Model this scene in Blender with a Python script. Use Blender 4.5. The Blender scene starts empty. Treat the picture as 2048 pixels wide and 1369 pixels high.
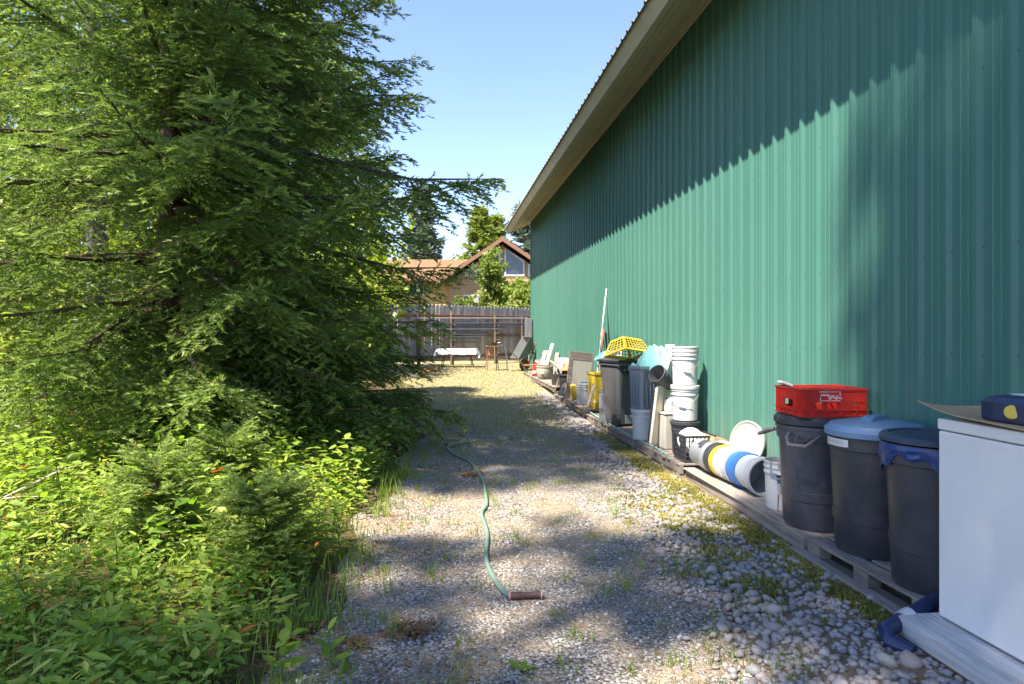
import bpy, bmesh, math, random
import numpy as np
from mathutils import Vector, Matrix, Euler

# ------------------------------------------------------------------ camera, sky, sun, exposure
SC = bpy.context.scene
COL = SC.collection
F, HC, U0, VH = 1365.0, 1.45, 1024.0, 668.0      # focal length (px of the photo), eye height, principal column, horizon row
YAW = math.atan(144.0 / F)                       # the camera looks this far right of the wall's direction (+Y)
CY, SY = math.cos(YAW), math.sin(YAW)
cam = bpy.data.cameras.new('camera'); camo = bpy.data.objects.new('camera', cam); COL.objects.link(camo)
camo.location = (0, 0, HC); camo.rotation_euler = (math.pi / 2, 0, -YAW)
cam.sensor_width = 36.0; cam.lens = 36.0 * F / 2048.0
cam.shift_y = -(684.5 - VH) / 2048.0
cam.clip_start = 0.05; cam.clip_end = 2000
SC.camera = camo

SUN = Vector((-0.44, -0.35, 0.94)).normalized()
wd = bpy.data.worlds.new('World'); SC.world = wd; wd.use_nodes = True
nt = wd.node_tree
bgn = nt.nodes['Background']
sky = nt.nodes.new('ShaderNodeTexSky'); sky.sky_type = 'NISHITA'; sky.sun_disc = False
sky.sun_elevation = math.asin(SUN.z); sky.sun_rotation = math.atan2(SUN.x, SUN.y)
sky.air_density = 1.0; sky.dust_density = 0.0; sky.ozone_density = 3.0
wb_ = nt.nodes.new('ShaderNodeMix'); wb_.data_type = 'RGBA'; wb_.blend_type = 'MULTIPLY'; wb_.inputs[0].default_value = 1.0; wb_.inputs[7].default_value = (.90, .83, .95, 1)   # the photo's cool white balance
nt.links.new(sky.outputs[0], wb_.inputs[6]); nt.links.new(wb_.outputs[2], bgn.inputs[0]); bgn.inputs[1].default_value = 0.094
sl = bpy.data.lights.new('sun', 'SUN'); sl.energy = 3.75; sl.angle = math.radians(0.53); sl.color = (1.0, 0.93, 0.82)
so = bpy.data.objects.new('sun', sl); COL.objects.link(so); so.rotation_euler = SUN.to_track_quat('Z', 'Y').to_euler(); so.location = (-8, -8, 20)
SC.view_settings.view_transform = 'Standard'; SC.view_settings.look = 'None'
SC.view_settings.exposure = 2.08; SC.view_settings.gamma = 1.0
SC.view_settings.use_curve_mapping = False

# ------------------------------------------------------------------ helpers
RNG = np.random.default_rng(7)
rnd = random.Random(5)

def sstep(a, b, x):
    t = np.clip((np.asarray(x, float) - a) / (b - a), 0, 1)
    return t * t * (3 - 2 * t)

def gz(x, y):
    """height of the terrain"""
    x = np.asarray(x, float); y = np.asarray(y, float)
    z = 0.33 * sstep(8.5, 23, y) + 0.30 * sstep(22, 45, y)
    z = z + 0.22 * sstep(-1.2, -6.0, x) * sstep(1.0, 6.0, y)
    z = z + 0.02 * np.sin(x * 1.3 + 0.4) * np.sin(y * 0.9) * sstep(1.2, -1.0, x)
    return z

def ray(u, v):
    """direction of a photo pixel, one metre of depth long"""
    a, b = (u - U0) / F, (VH - v) / F
    return np.array([a * CY + SY, -a * SY + CY, b])

def G(u, v, z=0.0):
    """point at height z above z=0 seen at a photo pixel"""
    d = ray(u, v); t = (z - HC) / d[2]
    return np.array([d[0] * t, d[1] * t, z])

def GT(u, v, dz=0.0):
    """point on the terrain seen at a pixel"""
    z = 0.0
    for _ in range(12):
        p = G(u, v, z); z = float(gz(p[0], p[1])) + dz
    return p

def atD(u, v, D):
    d = ray(u, v) * D
    return np.array([d[0], d[1], d[2] + HC])

def atX(u, v, x):
    d = ray(u, v); t = x / d[0]
    return np.array([x, d[1] * t, d[2] * t + HC])

class MB:
    """collects shapes, builds ONE mesh object"""
    def __init__(s): s.v = []; s.f = []; s.sm = []; s.n = 0
    def add(s, verts, faces, smooth=False):
        s.v.extend([tuple(map(float, p)) for p in verts]); o = s.n
        for f in faces: s.f.append([i + o for i in f]); s.sm.append(smooth)
        s.n += len(verts); return s
    def box(s, c, size, rot=None, bev=0.0):
        x, y, z = [k / 2 for k in size]
        M = rot if rot is not None else Matrix.Identity(3)
        c = Vector(c)
        if bev <= 0:
            vs = [Vector((a * x, b * y, d * z)) for d in (-1, 1) for b in (-1, 1) for a in (-1, 1)]
            fs = [(0, 2, 3, 1), (4, 5, 7, 6), (0, 1, 5, 4), (2, 6, 7, 3), (0, 4, 6, 2), (1, 3, 7, 5)]
            return s.add([c + M @ p for p in vs], fs)
        b = min(bev, x * .9, y * .9, z * .9)
        bm = bmesh.new(); bmesh.ops.create_cube(bm, size=1.0)
        for p in bm.verts: p.co = Vector((p.co.x * 2 * x, p.co.y * 2 * y, p.co.z * 2 * z))
        bmesh.ops.bevel(bm, geom=list(bm.edges), offset=b, segments=2, profile=0.5, affect='EDGES')
        bm.verts.index_update()
        s.add([c + M @ p.co for p in bm.verts], [[q.index for q in f.verts] for f in bm.faces]); bm.free(); return s
    def boxb(s, lo, hi, bev=0.0):
        return s.box([(a + b) / 2 for a, b in zip(lo, hi)], [abs(b - a) for a, b in zip(lo, hi)], None, bev)
    def lathe(s, prof, c=(0, 0, 0), seg=24, M=None, close=False, sm=True, wob=None):
        """prof: list of (r, z)"""
        c = Vector(c); M = M or Matrix.Identity(3); vs = []; fs = []; n = len(prof)
        for r, z in prof:
            for k in range(seg):
                a = 2 * math.pi * k / seg; rr = r if wob is None else r * wob(a, z)
                vs.append(c + M @ Vector((rr * math.cos(a), rr * math.sin(a), z)))
        for i in range(n - 1 if not close else n):
            j = (i + 1) % n
            for k in range(seg):
                l = (k + 1) % seg
                fs.append((i * seg + k, i * seg + l, j * seg + l, j * seg + k))
        s.add(vs, fs, sm)
        if not close:
            if prof[0][0] > 1e-6: s.add(vs[:seg], [tuple(range(seg - 1, -1, -1))])
            if prof[-1][0] > 1e-6: s.add(vs[-seg:], [tuple(range(seg))])
        return s
    def tube(s, pts, r, seg=8, cap=True, sm=True):
        pts = [Vector(p) for p in pts]; n = len(pts); vs = []; fs = []
        rs = r if hasattr(r, '__len__') else [r] * n
        t0 = (pts[1] - pts[0]).normalized()
        up = Vector((0, 0, 1)) if abs(t0.z) < .9 else Vector((1, 0, 0))
        nx = t0.cross(up).normalized()
        for i in range(n):
            t = (pts[min(i + 1, n - 1)] - pts[max(i - 1, 0)]).normalized()
            nx = (nx - t * nx.dot(t)).normalized(); ny = t.cross(nx)
            for k in range(seg):
                a = 2 * math.pi * k / seg
                vs.append(pts[i] + (nx * math.cos(a) + ny * math.sin(a)) * rs[i])
        for i in range(n - 1):
            for k in range(seg):
                l = (k + 1) % seg
                fs.append((i * seg + k, i * seg + l, (i + 1) * seg + l, (i + 1) * seg + k))
        s.add(vs, fs, sm)
        if cap:
            s.add(vs[:seg], [tuple(range(seg - 1, -1, -1))]); s.add(vs[-seg:], [tuple(range(seg))])
        return s
    def prism(s, poly, d, M=None, c=(0, 0, 0)):
        """polygon in local xy extruded along local z by d"""
        M = M or Matrix.Identity(3); c = Vector(c); n = len(poly)
        vs = [c + M @ Vector((p[0], p[1], 0)) for p in poly] + [c + M @ Vector((p[0], p[1], d)) for p in poly]
        fs = [tuple(range(n - 1, -1, -1)), tuple(range(n, 2 * n))] + [(i, (i + 1) % n, n + (i + 1) % n, n + i) for i in range(n)]
        return s.add(vs, fs)
    def mesh(s, name):
        me = bpy.data.meshes.new(name); me.from_pydata(s.v, [], s.f); me.update()
        me.polygons.foreach_set('use_smooth', s.sm)
        if any(s.sm): me.set_sharp_from_angle(angle=math.radians(38))
        return me
    def build(s, name, m, parent=None, loc=None):
        o = bpy.data.objects.new(name, s.mesh(name)); COL.objects.link(o)
        o.data.materials.append(m)
        if parent is not None: o.parent = parent
        if loc is not None: o.location = loc
        return o

def link(name, me, m=None, parent=None):
    o = bpy.data.objects.new(name, me); COL.objects.link(o)
    if m is not None and not me.materials: me.materials.append(m)
    if parent is not None: o.parent = parent
    return o

def tag(o, label, cat, group=None, kind=None):
    o['label'] = label; o['category'] = cat
    if group: o['group'] = group
    if kind: o['kind'] = kind
    return o

def thing(name, label, cat, loc=(0, 0, 0), rz=0.0, group=None, rot=None):
    o = bpy.data.objects.new(name, None); COL.objects.link(o); o.empty_display_size = .1
    o.location = [float(k) for k in loc]; o.rotation_euler = rot if rot is not None else (0, 0, rz)
    return tag(o, label, cat, group)

def copy_tree(o, parent=None):
    c = o.copy(); COL.objects.link(c); c.parent = parent
    for ch in list(o.children): copy_tree(ch, c)
    return c

def npmesh(name, V, Fa, smooth=False, attrs=None):
    """mesh from numpy arrays, all faces of one size"""
    V = np.ascontiguousarray(V, np.float32); Fa = np.ascontiguousarray(Fa, np.int32)
    me = bpy.data.meshes.new(name); nf, k = Fa.shape
    me.vertices.add(len(V)); me.vertices.foreach_set('co', V.ravel())
    me.loops.add(nf * k); me.loops.foreach_set('vertex_index', Fa.ravel())
    me.polygons.add(nf); me.polygons.foreach_set('loop_start', np.arange(0, nf * k, k, dtype=np.int32))
    me.polygons.foreach_set('use_smooth', np.full(nf, smooth))
    me.update(calc_edges=True)
    for an, arr in (attrs or {}).items():
        a = me.attributes.new(an, 'FLOAT', 'POINT'); a.data.foreach_set('value', np.ascontiguousarray(arr, np.float32))
    return me

def unit(a): return a / np.maximum(np.linalg.norm(a, axis=-1, keepdims=True), 1e-9)

# ------------------------------------------------------------------ materials (all procedural)
class NT:
    def __init__(s, name):
        s.m = bpy.data.materials.new(name); s.m.use_nodes = True; s.t = s.m.node_tree
        s.p = s.t.nodes['Principled BSDF']; s.out = s.t.nodes['Material Output']
    def n(s, kind, **kw):
        nd = s.t.nodes.new(kind)
        for k, v in kw.items(): setattr(nd, k, v)
        return nd
    def l(s, a, b): s.t.links.new(a, b)
    def coord(s, which='Object', scale=(1, 1, 1)):
        tc = s.n('ShaderNodeTexCoord'); mp = s.n('ShaderNodeMapping'); s.l(tc.outputs[which], mp.inputs[0]); mp.inputs['Scale'].default_value = scale
        return mp.outputs[0]
    def geo(s, scale=(1, 1, 1)):
        g = s.n('ShaderNodeNewGeometry'); mp = s.n('ShaderNodeMapping'); s.l(g.outputs['Position'], mp.inputs[0]); mp.inputs['Scale'].default_value = scale
        return mp.outputs[0]
    def noise(s, vec, scale, detail=4, rough=.55, dist=0):
        k = s.n('ShaderNodeTexNoise'); s.l(vec, k.inputs['Vector']); k.inputs['Scale'].default_value = scale
        k.inputs['Detail'].default_value = detail; k.inputs['Roughness'].default_value = rough; k.inputs['Distortion'].default_value = dist
        return k.outputs['Fac']
    def ramp(s, fac, stops, interp='LINEAR'):
        r = s.n('ShaderNodeValToRGB'); r.color_ramp.interpolation = interp; e = r.color_ramp.elements
        while len(e) < len(stops): e.new(.5)
        for q, (p, c) in zip(e, stops):
            q.position = p; q.color = (*c, 1) if len(c) == 3 else c
        s.l(fac, r.inputs[0]); return r.outputs[0]
    def mix(s, fac, a, b, mode='MIX'):
        k = s.n('ShaderNodeMix', data_type='RGBA', blend_type=mode)
        if hasattr(fac, 'is_linked'): s.l(fac, k.inputs[0])
        else: k.inputs[0].default_value = fac
        for x, i in ((a, 6), (b, 7)):
            if hasattr(x, 'is_linked'): s.l(x, k.inputs[i])
            else: k.inputs[i].default_value = (*x, 1)
        return k.outputs[2]
    def math(s, op, a, b=0.0, clamp=False):
        k = s.n('ShaderNodeMath', operation=op, use_clamp=clamp)
        for x, i in ((a, 0), (b, 1)):
            if hasattr(x, 'is_linked'): s.l(x, k.inputs[i])
            else: k.inputs[i].default_value = x
        return k.outputs[0]
    def bump(s, h, strength=.3, dist=.01):
        b = s.n('ShaderNodeBump'); b.inputs['Strength'].default_value = strength; b.inputs['Distance'].default_value = dist
        s.l(h, b.inputs['Height']); s.l(b.outputs[0], s.p.inputs['Normal']); return b
    def base(s, c):
        if hasattr(c, 'is_linked'): s.l(c, s.p.inputs['Base Color'])
        else: s.p.inputs['Base Color'].default_value = (*c, 1)
        return s
    def attr(s, name):
        a = s.n('ShaderNodeAttribute', attribute_name=name); return a.outputs['Fac']
    def set(s, rough=.5, metal=0.0, spec=None):
        s.p.inputs['Roughness'].default_value = rough; s.p.inputs['Metallic'].default_value = metal
        if spec is not None: s.p.inputs['Specular IOR Level'].default_value = spec
        return s

def worn(name, c, rough=.5, dirt=(.16, .13, .09), amount=.35, scale=6, metal=0.0, bump=.0, streak=False, per=0.0, spec=None):
    """a paint or plastic with uneven dirt and scuffs"""
    k = NT(name); k.set(rough, metal, spec); v = k.coord('Object', (1, 1, .25) if streak else (1, 1, 1))
    n1 = k.noise(v, scale, 6, .65); n2 = k.noise(v, scale * 9, 3, .6)
    f = k.ramp(k.math('ADD', k.math('MULTIPLY', n1, .75), k.math('MULTIPLY', n2, .25)), [(.42, (0, 0, 0)), (.72, (1, 1, 1))])
    col = k.mix(k.math('MULTIPLY', f, amount), c, dirt)
    if per:
        oi = k.n('ShaderNodeObjectInfo'); hs = k.n('ShaderNodeHueSaturation')
        k.l(k.math('ADD', k.math('MULTIPLY', oi.outputs['Random'], per), 1 - per / 2), hs.inputs['Value']); k.l(col, hs.inputs['Color']); col = hs.outputs[0]
    k.base(col)
    k.l(k.math('ADD', k.math('MULTIPLY', n1, .3), rough - .12), k.p.inputs['Roughness'])
    if bump: k.bump(n2, bump, .004)
    return k.m

def wood(name, c1, c2, axis=1, scale=1.0, rough=.8, per=.35):
    """weathered timber, grain along one axis of the object"""
    k = NT(name); k.set(rough, 0, .25); sc = [14 * scale] * 3; sc[axis] = .9 * scale
    v = k.coord('Object', sc); oi = k.n('ShaderNodeObjectInfo')
    ad = k.n('ShaderNodeVectorMath', operation='ADD'); k.l(v, ad.inputs[0])
    cb = k.n('ShaderNodeCombineXYZ'); r10 = k.math('MULTIPLY', oi.outputs['Random'], 37.0)
    for i in range(3): k.l(r10, cb.inputs[i])
    k.l(cb.outputs[0], ad.inputs[1])
    n1 = k.noise(ad.outputs[0], 2.2, 6, .65, .4); n2 = k.noise(ad.outputs[0], 9, 3, .6)
    col = k.ramp(n1, [(.3, c1), (.68, c2)])
    col = k.mix(k.ramp(n2, [(.55, (0, 0, 0)), (.75, (.6, .6, .6))]), col, [q * .45 for q in c1])
    hs = k.n('ShaderNodeHueSaturation'); k.l(k.math('ADD', k.math('MULTIPLY', oi.outputs['Random'], per), 1 - per / 2), hs.inputs['Value'])
    k.l(col, hs.inputs['Color']); k.base(hs.outputs[0]); k.bump(n2, .35, .003)
    return k.m

def leafmat(name, ramp, tip=None, trans=.4, rough=.45):
    """leaves or needles: colour by each leaf's own tint, new growth by its tip value; thin, so light comes through"""
    k = NT(name); a = k.attr('tint'); col = k.ramp(a, ramp)
    if tip is not None: col = k.mix(k.attr('tip'), col, tip)
    k.base(col); k.set(rough, 0, .3)
    tr = k.n('ShaderNodeBsdfTranslucent'); hs = k.n('ShaderNodeHueSaturation'); hs.inputs['Saturation'].default_value = 1.1; hs.inputs['Value'].default_value = 1.25
    k.l(col, hs.inputs['Color']); k.l(hs.outputs[0], tr.inputs[0])
    mx = k.n('ShaderNodeMixShader'); mx.inputs[0].default_value = trans
    k.l(k.p.outputs[0], mx.inputs[1]); k.l(tr.outputs[0], mx.inputs[2]); k.l(mx.outputs[0], k.out.inputs[0])
    return k.m
# ------------------------------------------------------------------ ground
def sheet(name, xs, ys, m, dz=0.0, edge=None):
    X, Y = np.meshgrid(xs, ys)
    Z = gz(X, Y) + dz
    if edge is not None: X = edge(X, Y)
    nx, ny = len(xs), len(ys)
    V = np.stack([X.ravel(), Y.ravel(), Z.ravel()], 1)
    i = np.arange(nx * ny).reshape(ny, nx)
    Fa = np.stack([i[:-1, :-1].ravel(), i[:-1, 1:].ravel(), i[1:, 1:].ravel(), i[1:, :-1].ravel()], 1)
    o = link(name, npmesh(name, V, Fa, True), m); o['kind'] = 'structure'; return o

def m_soil():
    k = NT('forest_soil'); k.set(.95, 0, .1); v = k.geo()
    n1 = k.noise(v, 1.1, 6, .65); n2 = k.noise(v, 30, 4, .7)
    c = k.ramp(n1, [(.3, (.045, .055, .02)), (.5, (.085, .07, .03)), (.7, (.11, .13, .045))])
    c = k.mix(k.ramp(n2, [(.45, (0, 0, 0)), (.7, (1, 1, 1))]), c, (.16, .10, .05))
    k.base(c); k.bump(n2, .8, .03); return k.m

def m_gravel():
    """crushed stone; dry grass takes over towards the far end and in patches"""
    k = NT('gravel'); k.set(.9, 0, .2); v = k.geo()
    vo = k.n('ShaderNodeTexVoronoi'); k.l(v, vo.inputs['Vector']); vo.inputs['Scale'].default_value = 62; vo.inputs['Randomness'].default_value = 1
    vo2 = k.n('ShaderNodeTexVoronoi'); k.l(v, vo2.inputs['Vector']); vo2.inputs['Scale'].default_value = 120
    sep = k.n('ShaderNodeSeparateColor'); k.l(vo.outputs['Color'], sep.inputs[0])
    st = k.ramp(sep.outputs[0], [(0, (.17, .155, .14)), (.35, (.35, .32, .285)), (.7, (.47, .435, .385)), (1, (.60, .565, .51))])
    st = k.mix(k.ramp(vo.outputs['Distance'], [(.3, (0, 0, 0)), (.75, (1, 1, 1))]), st, (.09, .075, .06))
    n0 = k.noise(v, .55, 5, .6); n1 = k.noise(v, 2.6, 6, .7); n2 = k.noise(v, 45, 3, .7)
    dirt = k.ramp(n2, [(.3, (.21, .15, .09)), (.7, (.42, .33, .22))])
    c = k.mix(k.ramp(n1, [(.42, (0, 0, 0)), (.62, (.9, .9, .9))]), st, dirt)
    gr = k.ramp(n2, [(.3, (.19, .16, .07)), (.55, (.33, .28, .15)), (.8, (.46, .39, .25))])
    sx = k.n('ShaderNodeSeparateXYZ'); g = k.n('ShaderNodeNewGeometry'); k.l(g.outputs['Position'], sx.inputs[0])
    far = k.n('ShaderNodeMapRange'); k.l(sx.outputs['Y'], far.inputs[0]); far.inputs[1].default_value = 8.0; far.inputs[2].default_value = 22; far.inputs[3].default_value = -.05; far.inputs[4].default_value = .28
    f = k.math('ADD', k.math('ADD', k.math('MULTIPLY', n0, .6), k.math('MULTIPLY', n1, .4)), far.outputs[0])
    c = k.mix(k.ramp(f, [(.47, (0, 0, 0)), (.66, (1, 1, 1))]), c, gr)
    k.base(c)
    k.bump(k.math('ADD', k.math('MULTIPLY', vo.outputs['Distance'], -1.0), k.math('MULTIPLY', vo2.outputs['Distance'], -.4)), .9, .012)
    return k.m

def m_bed():
    k = NT('stone_bed_soil'); k.set(.95, 0, .1); v = k.geo(); n1 = k.noise(v, 2.2, 6, .7); n2 = k.noise(v, 60, 4, .7)
    c = k.ramp(n2, [(.3, (.10, .075, .05)), (.7, (.25, .20, .14))])
    c = k.mix(k.ramp(n1, [(.5, (0, 0, 0)), (.65, (1, 1, 1))]), c, (.15, .13, .045))
    k.base(c); k.bump(n2, .8, .01); return k.m

def path_left(y):   # the gravel's left edge
    y = np.asarray(y, float)
    return np.interp(y, [-4, 1, 3, 8.6, 14, 20, 26], [-.9, -.8, -.68, -.36, -.25, -1.2, -4.5])
def path_right(y):  # where gravel gives way to the stone bed
    y = np.asarray(y, float)
    return np.interp(y, [-4, 2.5, 4, 6, 9, 13, 18, 24], [1.25, 1.3, 1.5, 1.72, 1.95, 2.1, 2.35, 3.1])

soil = sheet('ground', np.concatenate([[-400, -120, -60, -30], np.linspace(-16, 16, 81), [30, 60, 120, 400]]),
             np.concatenate([[-300, -60, -15], np.linspace(-6, 60, 133), [80, 130, 250, 600]]), m_soil(), 0)
ys = np.linspace(-4, 27, 250); t = np.linspace(0, 1, 40)
def strip(name, fa, fb, m, dz):
    Y = np.repeat(ys[:, None], len(t), 1); A = fa(ys)[:, None]; B = fb(ys)[:, None]
    wig = .09 * np.sin(ys * 2.1)[:, None] + .06 * np.sin(ys * 5.3 + 1)[:, None]
    X = A + (B - A) * t[None] + wig * (1 - t[None])
    Z = gz(X, Y) + dz
    V = np.stack([X.ravel(), Y.ravel(), Z.ravel()], 1); i = np.arange(X.size).reshape(X.shape)
    Fa = np.stack([i[:-1, :-1].ravel(), i[:-1, 1:].ravel(), i[1:, 1:].ravel(), i[1:, :-1].ravel()], 1)
    o = link(name, npmesh(name, V, Fa, True), m); o['kind'] = 'structure'; return o
gravel = strip('gravel_path', path_left, lambda y: path_right(y) + .25, m_gravel(), .008)
yard = sheet('bounce_yard', np.linspace(-9, 3, 25), np.linspace(-34, -4.02, 31), gravel.data.materials[0], .008)  # unseen pale ground added behind the camera to bounce sunlight into the shade
bed = strip('stone_bed', lambda y: path_right(y) + .1, lambda y: np.full_like(y, 2.93), m_bed(), .014)

# ------------------------------------------------------------------ green metal building
XW, ZS, XE, ZE = 2.95, 5.09, 2.25, 4.76      # wall plane, soffit at the wall, eave edge
YN, YF = -4.0, 21.95                         # near and far corners of the wall
RIB = .2286; PAN = RIB * 3

def m_steel(name, c, c2, rough=.38):
    k = NT(name); k.set(rough, 0, .28); v = k.geo((1, 1, .12)); v2 = k.geo()
    n1 = k.noise(v, 3.0, 5, .6); n2 = k.noise(v2, .45, 3, .5); n3 = k.noise(v2, 70, 2, .6)
    col = k.mix(k.ramp(k.math('ADD', k.math('MULTIPLY', n1, .5), k.math('MULTIPLY', n2, .5)), [(.35, (0, 0, 0)), (.7, (1, 1, 1))]), c, c2)
    sx = k.n('ShaderNodeSeparateXYZ'); g = k.n('ShaderNodeNewGeometry'); k.l(g.outputs['Position'], sx.inputs[0])
    mr = k.n('ShaderNodeMapRange'); k.l(sx.outputs['Z'], mr.inputs[0]); mr.inputs[1].default_value = .75; mr.inputs[2].default_value = .1
    dust = k.math('MULTIPLY', mr.outputs[0], k.ramp(n1, [(.35, (.1, .1, .1)), (.7, (.6, .6, .6))]))   # splashed dust low on the wall
    k.base(k.mix(dust, col, (.22, .23, .16)))
    k.l(k.math('ADD', k.math('MULTIPLY', n1, .15), rough - .07), k.p.inputs['Roughness'])
    k.bump(n2, .25, .02)
    return k.m
M_GREEN = m_steel('green_painted_steel', (.060, .170, .128), (.082, .198, .153), .34)
M_TAN = worn('tan_painted_steel', (.50, .44, .30), .4, (.3, .25, .16), .3, 3)
M_ROOF = worn('brown_roof_steel', (.13, .12, .10), .45, (.08, .07, .05), .4, 3)
M_SCREW = worn('screw_zinc', (.03, .05, .045), .4, (.05, .05, .04), .4, 8, .5)

shed = thing('metal_building', 'long green ribbed metal building with a tan soffit under its eave', 'building', (XW, YN, 0))
def wall_profile(w, nr):
    """(along, out) points of a ribbed sheet: a tall rib starts each module, two low ribs in each pan"""
    P = []
    for i in range(nr):
        o = i * RIB
        P += [(o, .0), (o + .018, .027), (o + .044, .027), (o + .064, 0)]
        for q in (.105, .160): P += [(o + q, 0), (o + q + .005, .0035), (o + q + .016, .0035), (o + q + .021, 0)]
    P += [(w, 0)]
    return P
pp = wall_profile(PAN, 3); pp = [(a, b) for a, b in pp]; pp += [(PAN + .016, .0245 + .0045), (PAN + .046, .0315), (PAN + .0665, .0045), (PAN + .074, .0075)]
npnl = int(math.ceil((YF - YN) / PAN))
pan_me = None
mb = MB(); zb, zt = .06, ZS + .10
for a, b in pp: mb.v += [(-b, a, zb), (-b, a, zt)]
mb.n = len(mb.v); mb.f = [(2 * i, 2 * i + 1, 2 * i + 3, 2 * i + 2) for i in range(len(pp) - 1)]; mb.sm = [False] * len(mb.f)
pan_me = mb.mesh('wall_panel'); pan_me.materials.append(M_GREEN)
for i in range(npnl):
    y = YF - PAN * (i + 1)
    o = link('wall_panel', pan_me, None, shed); o.location = (0, y - YN, 0)
# screws: a row of hex heads beside every rib
mb = MB()
for z in (.75, 1.33, 1.92, 2.9, 3.85, 4.7):
    y = YF - .2
    while y > YN:
        yy = y - .012
        mb.lathe([(.019, 0), (.018, .004), (.0075, .0045), (.0075, .011)], (-.0005, yy - YN, z), 5, Matrix.Rotation(-math.pi / 2, 3, 'Y'), sm=False)
        y -= RIB
o = mb.build('screws', M_SCREW, shed); o['kind'] = 'stuff'
# back-up walls, far corner trim
mb = MB(); mb.boxb((.06, 0.0, 0), (9.5, YF - YN - .03, ZS)); mb.build('inner_wall', M_GREEN, shed)
mb = MB(); mb.boxb((-.034, YF - YN - .01, .06), (.14, YF - YN + .035, ZS - .02)); mb.build('corner_trim', M_GREEN, shed)
# soffit: three long ribbed strips, sloping with the roof, running past the far wall
ang = math.atan2(ZS - ZE, XW - XE); W = math.hypot(ZS - ZE, XW - XE)
YE = YF + .55
def sof(s, out):   # s: distance from the wall down the slope, out: downwards
    return (-(s * math.cos(ang)) - out * math.sin(ang) * 0, ZS - s * math.sin(ang) - out)
for i in range(3):
    s0 = W * i / 3 + (.0 if i else -.01); s1 = W * (i + 1) / 3 - .004
    w = s1 - s0
    pr = [(0, .006), (.012, .006), (.014, 0), (w * .36, 0), (w * .41, .032), (w * .54, .032), (w * .59, 0), (w, 0), (w, .02)]
    mb = MB(); pts = [sof(s0 + a, -b) for a, b in pr]
    for x, z in pts: mb.v += [(x, -.2, z), (x, YE - YN, z)]
    mb.n = len(mb.v); mb.f = [(2 * j, 2 * j + 2, 2 * j + 3, 2 * j + 1) for j in range(len(pts) - 1)]; mb.sm = [False] * len(mb.f)
    mb.build('soffit_strip', M_TAN, shed)
# trim where soffit meets wall, fascia square to the slope, roof sheet with ribs
mb = MB(); mb.boxb((-.055, -.2, ZS - .045), (-.032, YF - YN, ZS + .012)); mb.build('soffit_trim', M_TAN, shed)
nx_, nz_ = -math.sin(ang), math.cos(ang)     # roof normal in x,z
R = Matrix(((math.cos(ang), 0, nx_), (0, 1, 0), (math.sin(ang), 0, nz_)))
ex, ez = XE - XW, ZE
mb = MB(); cc = Vector((ex, 0, ez)) + R @ Vector((-.012, 0, .075))
mb.box((cc.x, (YE - YN) / 2 - .1, cc.z), (.022, YE - YN + .24, .19), R); 
mb.build('fascia', M_TAN, shed)
mb = MB(); c2 = Vector((ex, 0, ez)) + R @ Vector((W * .5, 0, .06))
mb.box((c2.x, YE - YN + .011, c2.z), (W + .03, .02, .155), R); mb.build('end_fascia', M_TAN, shed)
mb = MB(); L = 6.6; ys_ = np.arange(-.3, YE - YN + .08, RIB)
pts = []
for y0 in ys_: pts += [(y0, 0), (y0 + .018, .026), (y0 + .044, .026), (y0 + .064, 0), (y0 + RIB - .001, 0)]
vs = []
for y0, hgt in pts:
    for s_ in (-.055, L):
        p = Vector((ex, y0, ez)) + R @ Vector((s_, 0, .176 + hgt)); vs.append((p.x, y0, p.z))
for y0, hgt in pts:
    for s_ in (-.055, L):
        p = Vector((ex, y0, ez)) + R @ Vector((s_, 0, .166 + hgt)); vs.append((p.x, y0, p.z))
n2 = len(pts) * 2
mb.add(vs, [(2 * j, 2 * j + 1, 2 * j + 3, 2 * j + 2) for j in range(len(pts) - 1)] + [(n2 + 2 * j, n2 + 2 * j + 2, n2 + 2 * j + 3, n2 + 2 * j + 1) for j in range(len(pts) - 1)]
       + [(2 * j, 2 * j + 2, n2 + 2 * j + 2, n2 + 2 * j) for j in range(len(pts) - 1)])
mb.build('roof', M_ROOF, shed)
mb = MB()
p0 = Vector((ex, 0, ez)) + R @ Vector((L, 0, .17)); mb.add([(p0.x, -.3, p0.z), (p0.x, YE - YN, p0.z), (p0.x + L, YE - YN, ez), (p0.x + L, -.3, ez)], [(0, 1, 2, 3)])
mb.add([(.0, YF - YN - .028, ZS), (9.5, YF - YN - .028, ZS), (p0.x, YF - YN - .028, p0.z - .25)], [(0, 1, 2)]); mb.build('far_roof_slope', M_ROOF, shed)
# power meter box by the far corner
mbx = thing('meter_box', 'grey electrical meter box on the green wall by its far corner', 'meter box', (XW - .03, 21.55, 1.10))
mb = MB(); mb.box((-.115, 0, .42), (.20, .34, .84), None, .012); mb.build('cabinet', worn('grey_enamel', (.16, .17, .18), .45, (.1, .09, .08), .3), mbx)
mb = MB(); mb.box((-.219, 0, .44), (.008, .28, .70), None, .003); mb.build('cover', worn('grey_enamel_b', (.20, .21, .22), .4, (.1, .09, .08), .3), mbx)
mb = MB(); mb.tube([(-.10, 0, 0.0), (-.10, 0, -.80)], .025, 8); mb.build('conduit', worn('conduit_grey', (.25, .25, .25), .5), mbx)
# ------------------------------------------------------------------ trees and plants
def blades(P, Dv, ln, wd, rng, tint, tip, flat=None):
    """thin triangles: one per needle"""
    n = len(P); r = unit(rng.normal(size=(n, 3))); side = unit(np.cross(Dv, r)) * wd[:, None] * .5
    V = np.empty((n, 3, 3)); V[:, 0] = P - side; V[:, 1] = P + side; V[:, 2] = P + Dv * ln[:, None]
    return V.reshape(-1, 3), np.arange(3 * n).reshape(n, 3), np.repeat(tint, 3), np.repeat(tip, 3)

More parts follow.
